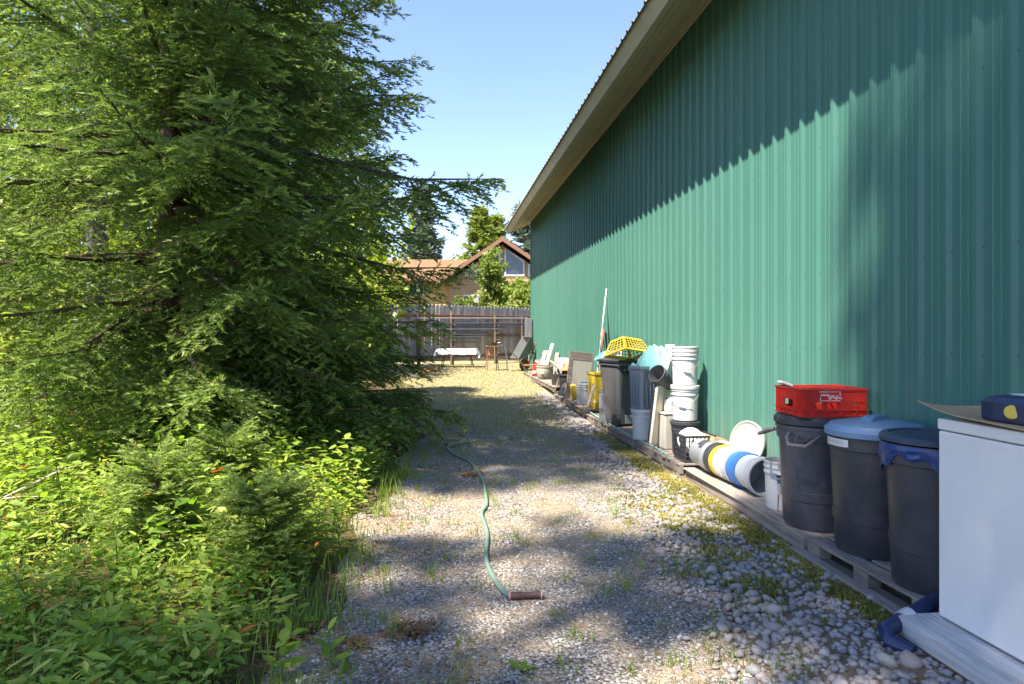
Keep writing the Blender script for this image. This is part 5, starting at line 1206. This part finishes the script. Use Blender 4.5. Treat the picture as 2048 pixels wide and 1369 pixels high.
# teal hose trailing over the pallets
pts = [at_v(u, v, x) for u, v, x in [(1178, 815, 2.44), (1205, 832, 2.42), (1228, 850, 2.43), (1250, 858, 2.42), (1285, 872, 2.43), (1310, 884, 2.45), (1335, 896, 2.43)]]
pts = [np.array([a, b, deck(a, b) + .012]) for a, b, c in pts]
def smooth(pts, n=8):
    P = np.array(pts); out = []; m = len(P)
    for i in range(m - 1):
        p0, p1, p2, p3 = P[max(i - 1, 0)], P[i], P[i + 1], P[min(i + 2, m - 1)]
        for k in range(n):
            t_ = k / n; out.append(.5 * ((2 * p1) + (p2 - p0) * t_ + (2 * p0 - 5 * p1 + 4 * p2 - p3) * t_ ** 2 + (3 * p1 - p0 - 3 * p2 + p3) * t_ ** 3))
    out.append(P[-1]); return out
mb = MB(); mb.tube(smooth(pts), .011, 8); tag(mb.build('thin_hose', worn('teal_hose', (.22, .42, .38), .5), None), 'thin pale teal hose trailing over the pallets', 'hose')
# ---- garden hose on the gravel
hp_ = [(930, 886), (912, 889), (898, 893), (896, 899), (912, 911), (936, 921), (950, 935), (960, 951), (968, 966), (970, 981), (973, 1001), (972, 1013), (964, 1024), (964, 1034), (969, 1047), (974, 1064), (974, 1082), (972, 1106), (974, 1126), (984, 1150), (1001, 1176), (1018, 1192)]
pts = smooth([GT(u, v, .024) for u, v in hp_], 6)
hs = thing('garden_hose', 'faded green garden hose snaking over the gravel to a brown nozzle', 'hose', (0, 0, 0))
mb = MB(); mb.tube(pts, .0155, 10); mb.build('hose', worn('faded_green_hose', (.16, .25, .19), .55, (.28, .30, .24), .5, 4), hs)
a, b = GT(1018, 1193, .026), GT(1083, 1190, .03); d = b - a
mb = MB(); mb.tube([a, a + d * .06, a + d * .1, a + d * .35, a + d * .40, a + d * .9, a + d * .92, b], [.017, .019, .022, .021, .018, .018, .021, .02], 12); nz = mb.build('nozzle', worn('brown_rubber', (.085, .04, .03), .6, (.2, .12, .1), .4, 9), hs)
mb = MB(); mb.tube([a - d * .03, a + d * .05], .0225, 12); mb.build('collar', worn('brass_pink', (.40, .25, .2), .5), nz); mb = MB(); mb.tube([b - d * .03, b + d * .01], .0265, 12); mb.build('tip_ring', worn('brass_pink_b', (.40, .28, .22), .5), nz)

# more odds and ends filling the row
def wooden_crate(label, u, v, X, w, d, h, rz):
    p = at_v(u, v, X); T = thing('wooden_crate', label, 'crate', (X, p[1], deck(X, p[1])), rz)
    for k in range(3):
        z = h * (k + .5) / 3; hh = h / 3 * .86
        for c, s in (((0, -d / 2, z), (w, .012, hh)), ((0, d / 2, z), (w, .012, hh)), ((-w / 2 - .001, 0, z), (.012, d - .014, hh)), ((w / 2 + .001, 0, z), (.012, d - .014, hh))): mb = MB(); mb.box((0, 0, 0), s, None, .002); mb.build('slat', M_PALX, T, c)
    mb = MB(); mb.box((0, 0, .008), (w - .016, d - .016, .012)); mb.build('floor', M_PALX, T)
wooden_crate('slatted wooden crate between the rusty pail and the yellow jug', 1128, 800, 2.70, .30, .42, .26, .1)
wooden_crate('low slatted wooden crate behind the beige planter', 1096, 770, 2.74, .26, .5, .22, -.05)
for k, (ua, va_, xa, ub, vb, xb, w, m, lab) in enumerate([(1122, 790, 2.66, 1130, 716, 2.88, .30, M_GREYM, 'wide grey metal sheet leaning on the wall behind the clay pots'), (1150, 800, 2.66, 1157, 722, 2.88, .22, M_PAL, 'grey plank leaning on the wall left of the framed panel'),
        (1142, 798, 2.62, 1152, 748, 2.84, .14, M_CREAM, 'cream board leaning on the wall behind the yellow jug'), (1108, 775, 2.66, 1114, 706, 2.88, .10, M_PAL, 'narrow grey plank leaning behind the iron hooks'), (1232, 850, 2.80, 1236, 700, 2.895, .20, M_PAL, 'tall grey plank leaning behind the wheeled bin')]):
    beam('leaning_board', lab, tuple(at_v(ua, va_, xa)), tuple(at_v(ub, vb, xb)), w, .02, m, 'board')
bucket('bucket', 'blue bucket half hidden behind the white open bucket', (2.74, at_v(1176, 800, 2.74)[1], deck(2.74, 12)), M_BLUE, .29, .36, None, None)
bucket('bucket', 'pale grey bucket behind the beige planter and the red bottle', (2.70, at_v(1080, 765, 2.70)[1], deck(2.70, at_v(1080, 765, 2.70)[1])), M_LGREY, .29, .36, None, None)
# ------------------------------------------------------------------ stones
def ico(sub):
    bm = bmesh.new(); bmesh.ops.create_icosphere(bm, subdivisions=sub, radius=1.0); bm.verts.index_update()
    V = np.array([v.co[:] for v in bm.verts]); Fa = np.array([[q.index for q in f.verts] for f in bm.faces]); bm.free(); return V, Fa
def rock(rng, sub):
    V, Fa = ico(sub); V = V.copy()
    for _ in range(5):                    # a few flattened facets, then a squash
        n = unit(rng.normal(size=3)); d = .55 + .3 * rng.random(); k = V @ n; V = V - np.outer(np.maximum(k - d, 0) * .8, n)
    V *= [1.0, .62 + .3 * rng.random(), .42 + .25 * rng.random()]; return V, Fa
def m_stone():
    k = NT('river_stone'); k.set(.6, 0, .35); a = k.attr('tint'); oi = k.n('ShaderNodeObjectInfo')
    f = k.math('FRACT', k.math('ADD', a, oi.outputs['Random']))
    c = k.ramp(f, [(0, (.20, .19, .20)), (.18, (.34, .31, .295)), (.34, (.15, .15, .175)), (.5, (.43, .36, .28)), (.64, (.27, .245, .255)), (.78, (.38, .27, .19)), (.9, (.21, .21, .25)), (1, (.50, .465, .43))])
    v = k.geo(); n = k.noise(v, 55, 4, .7); n2 = k.noise(v, 9, 3, .6)
    k.base(k.mix(k.math('MULTIPLY', n2, .5), k.mix(k.ramp(n, [(.4, (0, 0, 0)), (.75, (.5, .5, .5))]), c, (.42, .40, .38)), (.20, .17, .13))); k.bump(n, .25, .003); return k.m
M_STONE = m_stone()
rng = np.random.default_rng(101)
protos = []
for k in range(8):
    V, Fa = rock(rng, 2); me = npmesh('stone', V, Fa, True, {'tint': np.zeros(len(V))}); me.materials.append(M_STONE); protos.append(me)
def in_bed(n, y0, y1, bias=1.6):
    y = y0 + (y1 - y0) * rng.random(n) ** bias; xa = path_right(y) + .02 - .28 * rng.random(n) ** 3; x = xa + (2.36 - xa) * rng.random(n); return x, y
# the 300 largest, each a piece of its own
x, y = in_bed(300, 2.3, 6.5, 1.5); taken = []
for k in range(300):
    s = .021 + .026 * rng.random() ** 2.2
    if k == 0: x[k], y[k], s = *GT(1545, 1232)[:2], .062
    elif k == 1: x[k], y[k], s = *GT(1742, 1207)[:2], .045
    elif k == 2: x[k], y[k], s = *GT(1822, 1335)[:2], .055
    elif k == 3: x[k], y[k], s = *GT(1773, 1335)[:2], .05
    elif k == 4: x[k], y[k], s = *GT(1422, 1172)[:2], .030
    elif k == 5: x[k], y[k], s = *GT(1506, 1138)[:2], .038
    o = link('stone', protos[k % 8], None, bed); o.location = (x[k], y[k], float(gz(x[k], y[k])) + .014 + s * .25); o.scale = (s, s, s); o.rotation_euler = (rng.normal() * .25, rng.normal() * .25, rng.random() * 6.28)
def scatter_rocks(name, x, y, s, m, parent, sub, dz, nproto=10, smooth=True, kind='stuff'):
    Vs = []; Fs = []; Ts = []; o = 0; n = len(x); z = gz(x, y) + dz + s * .2
    grp = rng.integers(0, nproto, n)
    for g in range(nproto):
        V, Fa = rock(rng, sub); idx = np.where(grp == g)[0]; m_ = len(idx)
        if not m_: continue
        a = rng.random(m_) * 6.283; b = rng.normal(size=m_) * .35; ca, sa, cb, sb_ = np.cos(a), np.sin(a), np.cos(b), np.sin(b)
        P = V[None] * s[idx, None, None]; X = P[..., 0] * cb[:, None] + P[..., 2] * sb_[:, None]; Z = -P[..., 0] * sb_[:, None] + P[..., 2] * cb[:, None]; Y = P[..., 1]
        Q = np.stack([X * ca[:, None] - Y * sa[:, None] + x[idx, None], X * sa[:, None] + Y * ca[:, None] + y[idx, None], Z + z[idx, None]], -1)
        Vs.append(Q.reshape(-1, 3)); Fs.append((Fa[None] + (o + len(V) * np.arange(m_))[:, None, None]).reshape(-1, 3)); Ts.append(np.repeat(rng.random(m_), len(V))); o += m_ * len(V)
    ob = link(name, npmesh(name, np.concatenate(Vs), np.concatenate(Fs), smooth, {'tint': np.concatenate(Ts)}), m, parent); ob['kind'] = kind; return ob
x, y = in_bed(4200, 2.2, 9.0, 1.35); scatter_rocks('river_stones', x, y, .014 + .020 * rng.random(len(x)) ** 1.6, M_STONE, bed, 1, .012)
x, y = in_bed(1500, 8.5, 15, 1.0); scatter_rocks('river_stones', x, y, .02 + .02 * rng.random(len(x)), M_STONE, bed, 1, .012)
def m_chip():
    k = NT('gravel_chip'); k.set(.85, 0, .2); c = k.ramp(k.attr('tint'), [(0, (.17, .155, .14)), (.3, (.39, .355, .31)), (.55, (.45, .415, .37)), (.75, (.26, .25, .245)), (.9, (.53, .49, .44)), (1, (.62, .585, .53))]); k.base(c); return k.m
n = 18000; y = 1.9 + 8.5 * rng.random(n) ** 1.9; x = path_left(y) + .05 + (path_right(y) + .3 - path_left(y)) * rng.random(n)
dens = .5 + .5 * np.sin(x * 3.1 + 1.3 * np.sin(y * 2.2)) * np.sin(y * 1.7 + x); keep = rng.random(n) < .35 + .65 * dens; x, y = x[keep], y[keep]
scatter_rocks('gravel_chips', x, y, .005 + .009 * rng.random(len(x)) ** 1.5, m_chip(), gravel, 1, .009, 8, False)

# ------------------------------------------------------------------ low plants
M_GRASS = leafmat('grass_blades', [(0, (.11, .20, .03)), (.45, (.25, .35, .05)), (.75, (.42, .36, .17)), (1, (.55, .46, .28))], None, .4)
M_GCOVER = leafmat('ground_cover_leaves', [(0, (.10, .19, .025)), (.35, (.20, .33, .04)), (.7, (.37, .47, .075)), (.93, (.55, .57, .12)), (.965, (.50, .16, .03)), (1, (.45, .03, .04))], None, .5, .5)
M_LITTER = leafmat('dry_litter', [(0, (.10, .05, .025)), (.5, (.26, .13, .055)), (1, (.42, .27, .13))], None, .2, .8)
M_MOSS = leafmat('moss', [(0, (.14, .12, .03)), (.5, (.26, .25, .05)), (1, (.42, .34, .10))], None, .3, .8)
def blade_mesh(x, y, h, w, tint, lean=.35, z=None):
    n = len(x); z = gz(x, y) if z is None else z; a = rng.random(n) * 6.283; d = np.stack([np.cos(a), np.sin(a), np.zeros(n)], 1); s = np.stack([-np.sin(a), np.cos(a), np.zeros(n)], 1)
    p = np.stack([x, y, z], 1); l = (lean * (.4 + rng.random(n)))[:, None]; H = h[:, None]; W = w[:, None] * .5; up = np.array([0, 0, 1.])
    m = p + up * H * .55 + d * H * l * .35; t_ = p + up * H * (1 - l * .25) + d * H * l
    V = np.stack([p - s * W, p + s * W, m - s * W * .8, m + s * W * .8, t_], 1).reshape(-1, 3)
    f = np.array([(0, 1, 3), (0, 3, 2), (2, 3, 4)]); Fa = (f[None] + 5 * np.arange(n)[:, None, None]).reshape(-1, 3)
    return V, Fa, np.repeat(np.clip(tint, 0, 1), 5)
def stuff(name, V, Fa, ti, m, label, cat):
    o = link(name, npmesh(name, V, Fa, False, {'tint': ti}), m); tag(o, label, cat, None, 'stuff'); return o
def cat_(parts):
    V = []; Fa = []; T = []; o = 0
    for v, f, t_ in parts: V.append(v); Fa.append(f + o); T.append(t_); o += len(v)
    return np.concatenate(V), np.concatenate(Fa), np.concatenate(T)
# grass: dry lawn at the far end, tufts in the gravel and along its edges
P = []
n = 10000; y = 10 + 14.5 * rng.random(n) ** .9; x = path_left(y) - .2 + (path_right(y) + .1 - path_left(y) + .2) * rng.random(n); P.append(blade_mesh(x, y, .025 + .05 * rng.random(n), .008 + .008 * rng.random(n), .80 + .2 * rng.normal(size=n)))
def tufts(cx, cy, per, spread, h, tint, w=.004):
    x = np.repeat(cx, per) + rng.normal(size=len(cx) * per) * spread; y = np.repeat(cy, per) + rng.normal(size=len(cx) * per) * spread; n = len(x)
    return blade_mesh(x, y, h * (.5 + rng.random(n)), w * (.8 + .8 * rng.random(n)), np.repeat(tint + .12 * rng.normal(size=len(cx)), per) + .1 * rng.normal(size=n))
n = 260; y = 2.2 + 10 * rng.random(n) ** 1.3; e = rng.random(n); x = np.where(e < .45, path_left(y) + np.abs(rng.normal(size=n)) * .35, path_left(y) + (path_right(y) - path_left(y)) * rng.random(n)); P.append(tufts(x, y, 16, .035, .075, .35))
n = 90; y = 2.6 + 3.5 * rng.random(n); x = path_right(y) - .35 + .7 * rng.random(n); P.append(tufts(x, y, 14, .05, .05, .3))
stuff('grass', *cat_(P), M_GRASS, 'dry yellow grass and green tufts growing through the gravel', 'grass')
# moss strip in front of the pallets
def moss(x, y, per, spread):
    x = np.repeat(x, per) + rng.normal(size=len(x) * per) * spread; y = np.repeat(y, per) + rng.normal(size=len(y) * per) * spread; n = len(x)
    return blade_mesh(x, y,   .015 + .028 * rng.random(n), .007 + .007 * rng.random(n), .55 + .3 * np.sin(y * 5) + .2 * rng.normal(size=n), .8, gz(x, y) + .012)
P = []; n = 900; y = 3.1 + 6.5 * rng.random(n); x = 2.30 - .02 * (y - 3) * 0 - np.abs(rng.normal(size=n)) * .085; P.append(moss(x, y, 24, .035))
for u, v in ((1420, 1070), (1470, 1165), (1440, 1100), (1380, 1060), (1330, 1030), (1310, 1000), (1500, 1180)):
    c = GT(u, v); k = 22; P.append(moss(c[0] + rng.normal(size=k) * .12, c[1] + rng.normal(size=k) * .16, 24, .03))
stuff('moss', *cat_(P), M_MOSS, 'yellow-green moss strip between the pallets and the stones', 'moss')
# brown needles and leaves fallen on the gravel and stones
n = 14000; y = 2 + 9 * rng.random(n) ** 1.5; x = path_left(y) - .4 + 3.1 * rng.random(n); x = np.minimum(x, 2.34)
a = rng.random(n) * 6.283; d = np.stack([np.cos(a), np.sin(a), .15 * rng.normal(size=n)], 1); p = np.stack([x, y, gz(x, y) + .017 + .008 * rng.random(n)], 1)
V, Fa, ti, _ = blades(p, d, .025 + .035 * rng.random(n), np.full(n, .003), rng, rng.random(n), np.zeros(n)); PL = [(V, Fa, ti)]
for e_ in range(46):
    yy_ = 2.3 + 7.5 * rng.random(); xx_ = float(path_left(yy_)) + .05 + .45 * abs(rng.normal()); m_ = 34; pp_ = np.stack([xx_ + rng.normal(size=m_) * .10, yy_ + rng.normal(size=m_) * .12, np.full(m_, float(gz(xx_, yy_)) + .02) + rng.random(m_) * .006], 1)
    d = unit(rng.normal(size=(m_, 3)) * [1, 1, .15]); PL.append(quads(pp_, d, np.tile([0, 0, 1.], (m_, 1)) + rng.normal(size=(m_, 3)) * .2, .02 + .03 * rng.random(m_), .006 + .01 * rng.random(m_), .3 + .6 * rng.random(m_)))
for u, v, k in ((945, 955, 90), (825, 1270, 140), (700, 1300, 60), (300, 1260, 40), (590, 1280, 60)):
    c = GT(u, v); m_ = k; pp_ = np.stack([c[0] + rng.normal(size=m_) * .06, c[1] + rng.normal(size=m_) * .05, np.full(m_, c[2] + .02)], 1); pp_[:, 2] += rng.random(m_) * .02
    d = unit(rng.normal(size=(m_, 3)) * [1, 1, .3]); V, Fa, ti = quads(pp_, d, np.tile([0, 0, 1.], (m_, 1)) + rng.normal(size=(m_, 3)) * .3, .03 + .03 * rng.random(m_), .012 + .01 * rng.random(m_), .35 + .3 * rng.random(m_)); PL.append((V, Fa, ti))
stuff('needle_litter', *cat_(PL), M_LITTER, 'brown fallen needles and leaves scattered over the gravel', 'litter')

# undergrowth: a carpet of leafy stems left of the path
def clumps(cx, cy, hh, per, leaf, spread, tint, wr=.48):
    """each stem carries leaves on its upper part, turned outwards"""
    n = len(cx); hs = np.repeat(hh, per); k = np.tile(np.arange(per), n)
    fr_ = .35 + .65 * (k + rng.random(n * per)) / per; a = k * 2.4 + np.repeat(rng.random(n) * 6.28, per)
    lx, ly = rng.normal(size=n) * .12, rng.normal(size=n) * .12
    x = np.repeat(cx, per) + np.repeat(lx, per) * hs * fr_ * 2; y = np.repeat(cy, per) + np.repeat(ly, per) * hs * fr_ * 2
    off = spread * (1.15 - .6 * fr_) * rng.random(n * per); x = x + np.cos(a) * off; y = y + np.sin(a) * off
    p = np.stack([x, y, gz(x, y) + hs * fr_], 1); d = unit(np.stack([np.cos(a), np.sin(a), .15 + .35 * rng.normal(size=n * per)], 1)); up = unit(np.stack([.3 * rng.normal(size=n * per), .3 * rng.normal(size=n * per), np.ones(n * per)], 1))
    ln = leaf * np.repeat(.6 + .9 * rng.random(n) ** 1.5, per) * (.7 + .5 * rng.random(n * per)); t_ = np.repeat(tint, per) + .09 * rng.normal(size=n * per)
    t_ = np.where(rng.random(n * per) < .012, .945 + .04 * rng.random(n * per), np.clip(t_, 0, .93))
    return leaves(p, d, up, ln, ln * (wr + .2 * rng.random(n * per)), t_)
def left_area(n, y0, y1, bias=1.0, xw=7.0, edge=.15):
    y = y0 + (y1 - y0) * rng.random(n) ** bias; r = rng.random(n); x = path_left(y) - edge - (.62 * y + .9 - .4) * r; return x, y
P = []
x, y = left_area(1400, 2.0, 8.0, 1.0); P.append(clumps(x, y, .08 + .22 * rng.random(len(x)), 9, .055, .09, .55 + .16 * rng.normal(size=len(x))))
x, y = left_area(1700, 2.0, 9.5, .8); P.append(clumps(x, y, .05 + .14 * rng.random(len(x)), 8, .038, .08, .62 + .15 * rng.normal(size=len(x))))
x, y = left_area(640, 4.2, 12.5, .8); P.append(clumps(x, y, .25 + .4 * rng.random(len(x)), 14, .07, .16, .5 + .16 * rng.normal(size=len(x))))
x, y = left_area(650, 2.0, 9.0, .9); P.append(clumps(x, y, .18 + .3 * rng.random(len(x)), 12, .075, .05, .62 + .2 * rng.normal(size=len(x)), .12))
stuff('ground_cover', *cat_(P), M_GCOVER, 'bright leafy undergrowth carpeting the ground left of the gravel', 'undergrowth')
P = []
x, y = left_area(520, 2.0, 8.0, 1.1, edge=-.1); P.append(tufts(x, y, 14, .05, .16, .30, .0045))
for u, v in ((440, 1000), (455, 985), (420, 1010), (250, 1010)): c = GT(u, v); P.append(tufts(np.array([c[0]]), np.array([c[1]]), 46, .07, .34, .38, .006))
stuff('tall_grass', *cat_(P), M_GRASS, 'tall green grass blades standing in the undergrowth', 'grass')

# countable young plants
def sapling(label, u, v, H, seed, group=None):
    p = GT(u, v); conifer('fir_sapling', label, (p[0], p[1]), H, lambda z: float(np.interp(z, [0, .25 * H, H], [.14 * H, .38 * H, .05])), .25 * H, 27, seed, M_FIR, M_BARK, .008, per=9, nl=.026, nw=.008, lat=.035, sub=.035, fin=.035, tips=1.0, droop=.05, cat='sapling', hang=.05, tone=.8)
sapling('small fir sapling with a bare lower stem in the undergrowth', 305, 1105, .62, 201)
sapling('bushy yellow-green fir sapling in front of the large fir', 447, 1030, .66, 202)
sapling('thin dark fir sapling near the gravel edge', 523, 1150, .55, 203)
M_STEM = worn('green_stem', (.14, .15, .05), .7)
lfV, lfF, lfT = leaves(np.zeros((1, 3)), np.array([[1., 0, 0]]), np.array([[0, 0, 1.]]), np.array([1.]), np.array([.5]), np.array([.4]))
leaf_me = []
for t_ in (.30, .42, .55, .68):
    me = npmesh('leaf', lfV, lfF, True, {'tint': np.full(8, t_)}); me.materials.append(M_GCOVER); leaf_me.append(me)
def leafy_plant(label, u, v, H, nl, L, seed, group=None):
    """a single stem with broad leaves, each leaf a part"""
    r = random.Random(seed); p = GT(u, v); T = thing('broadleaf_plant', label, 'plant', p, 0, group); lx, ly = r.uniform(-.08, .08), r.uniform(-.08, .08)
    mb = MB(); st_ = [(lx * t_ * t_, ly * t_ * t_, H * t_) for t_ in np.linspace(0, 1, 6)]; mb.tube(st_, [.005, .005, .004, .004, .003, .002], 6); mb.build('stem', M_STEM, T)
    for k in range(nl):
        f = .25 + .75 * k / (nl - 1); a = k * 2.4 + r.uniform(-.3, .3); o = link('leaf', leaf_me[r.randrange(4)], None, T); s = L * r.uniform(.75, 1.15) * (1.15 - .5 * f)
        o.location = (lx * f * f, ly * f * f, H * f); o.scale = (s, s, s); o.rotation_euler = (r.uniform(-.25, .25), -r.uniform(.1, .7) * (1 if f < .9 else 1.6), a)
def rowan(label, u, v, H, nf, L, seed):
    """stems with feather-shaped leaves: each leaf (a row of leaflets) is a part"""
    r = np.random.default_rng(seed); p = GT(u, v); T = thing('rowan_plant', label, 'plant', p, 0); mb = MB(); mb.tube([(.02 * math.sin(4 * t_), .02 * math.cos(3 * t_), H * t_) for t_ in np.linspace(0, 1, 8)], [.008 - .005 * t_ for t_ in np.linspace(0, 1, 8)], 6); mb.build('stem', M_STEM, T)
    for k in range(nf):
        f = .3 + .7 * k / max(1, nf - 1); a = k * 2.4 + r.normal() * .25; n = 11; s = np.linspace(.25, 1, n); Lk = L * (.8 + .35 * r.random()); side = np.where(np.arange(n) % 2 == 0, 1., -1.)
        s2 = np.concatenate([s, s[:-1], [1.0]]); sd = np.concatenate([np.ones(n), -np.ones(n - 1), [0]]); P_ = np.stack([s2 * Lk, np.zeros_like(s2), Lk * (.35 * s2 - .45 * s2 ** 2)], 1)
        d = unit(np.stack([np.where(sd == 0, 1, .55), sd, np.full(len(sd), -.15)], 1)); up = np.tile([0, 0, 1.], (len(sd), 1)) + r.normal(size=(len(sd), 3)) * .12
        V, Fa, ti = leaves(P_, d, up, Lk * .27 * (.85 + .3 * r.random(len(sd))), np.full(len(sd), Lk * .095), np.clip(.55 + .1 * r.normal() + .05 * r.normal(size=len(sd)), 0, .93))
        me = npmesh('leaf', V, Fa, True, {'tint': ti}); o = link('leaf', me, M_GCOVER, T); o.location = (0, 0, H * f); o.rotation_euler = (0, -.3 * r.random(), a)
for k, (u, v, H, n, L, lab) in enumerate([(180, 1330, .26, 9, .13, 'broad-leaved plant with a bare stalk in the shaded corner'), (660, 1345, .16, 9, .10, 'low broad-leaved plant at the gravel edge by a red leaf'), (545, 1362, .20, 10, .13, 'broad-leaved plant with large pale leaves beside brown litter'),
                                          (600, 1260, .18, 9, .10, 'broad-leaved seedling among the grass near the gravel edge'), (420, 1185, .20, 8, .11, 'dark broad-leaved plant standing in the tall grass'), (680, 1110, .26, 12, .11, 'broad-leaved bushlet growing out over the gravel'),
                                          (235, 1185, .3, 9, .10, 'upright broad-leaved plant under the small fir sapling'), (1040, 1345, .03, 6, .085, 'flat green rosette weed in the middle of the gravel'), (320, 1290, .2, 9, .11, 'broad-leaved plant between the rowan shoot and the grass'), (60, 1240, .3, 11, .12, 'tall broad-leaved plant in the left shade')]):
    leafy_plant(lab, u, v, H, n, L, 300 + k)
for k, (u, v, H, n, L, lab) in enumerate([(240, 1365, .22, 7, .20, 'rowan shoot with yellowish feathered leaves in the shaded corner'), (90, 900, 1.15, 16, .30, 'tall rowan bush with feathered leaves below the slim fir'), (150, 960, .8, 13, .28, 'mid-sized rowan bush before the tall rowan bush'), (30, 1010, .55, 11, .24, 'low rowan bush beside a bleached branch'),
                                          (310, 960, .4, 10, .2, 'small rowan bush in the shade of the large fir'), (20, 850, 1.5, 16, .30, 'tallest rowan bush at the edge of the wood'), (560, 985, .4, 12, .18, 'rowan seedling under the right boughs of the large fir'), (640, 1000, .36, 12, .16, 'rowan seedling between the large fir and the gravel'), (720, 960, .40, 12, .17, 'rowan seedling reaching over the far gravel edge'), (120, 1075, .5, 12, .2, 'rowan bush standing free in the sunny undergrowth'), (370, 1060, .34, 10, .17, 'rowan seedling between two fir saplings'), (230, 880, .9, 14, .27, 'rowan bush at the foot of the grey trunks'), (60, 940, .9, 14, .28, 'rowan bush between the tall and the low rowan bush'), (620, 1090, .26, 10, .14, 'small rowan seedling by the thin dark sapling')]):
    rowan(lab, u, v, H, n, L, 400 + k)
# bleached branch lying at the left
p = GT(30, 1030); mb = MB(); mb.tube([(-.5, .1, .02), (-.1, .0, .12), (.25, .1, .30), (.42, .2, .36)], [.014, .012, .008, .004], 6); mb.tube([(-.1, 0, .12), (.1, -.1, .16), (.3, -.12, .16)], [.009, .007, .003], 5)
tag(mb.build('dead_branch', worn('bleached_wood', (.42, .36, .28), .9), None, p), 'bleached dead branch lying in the undergrowth', 'branch')
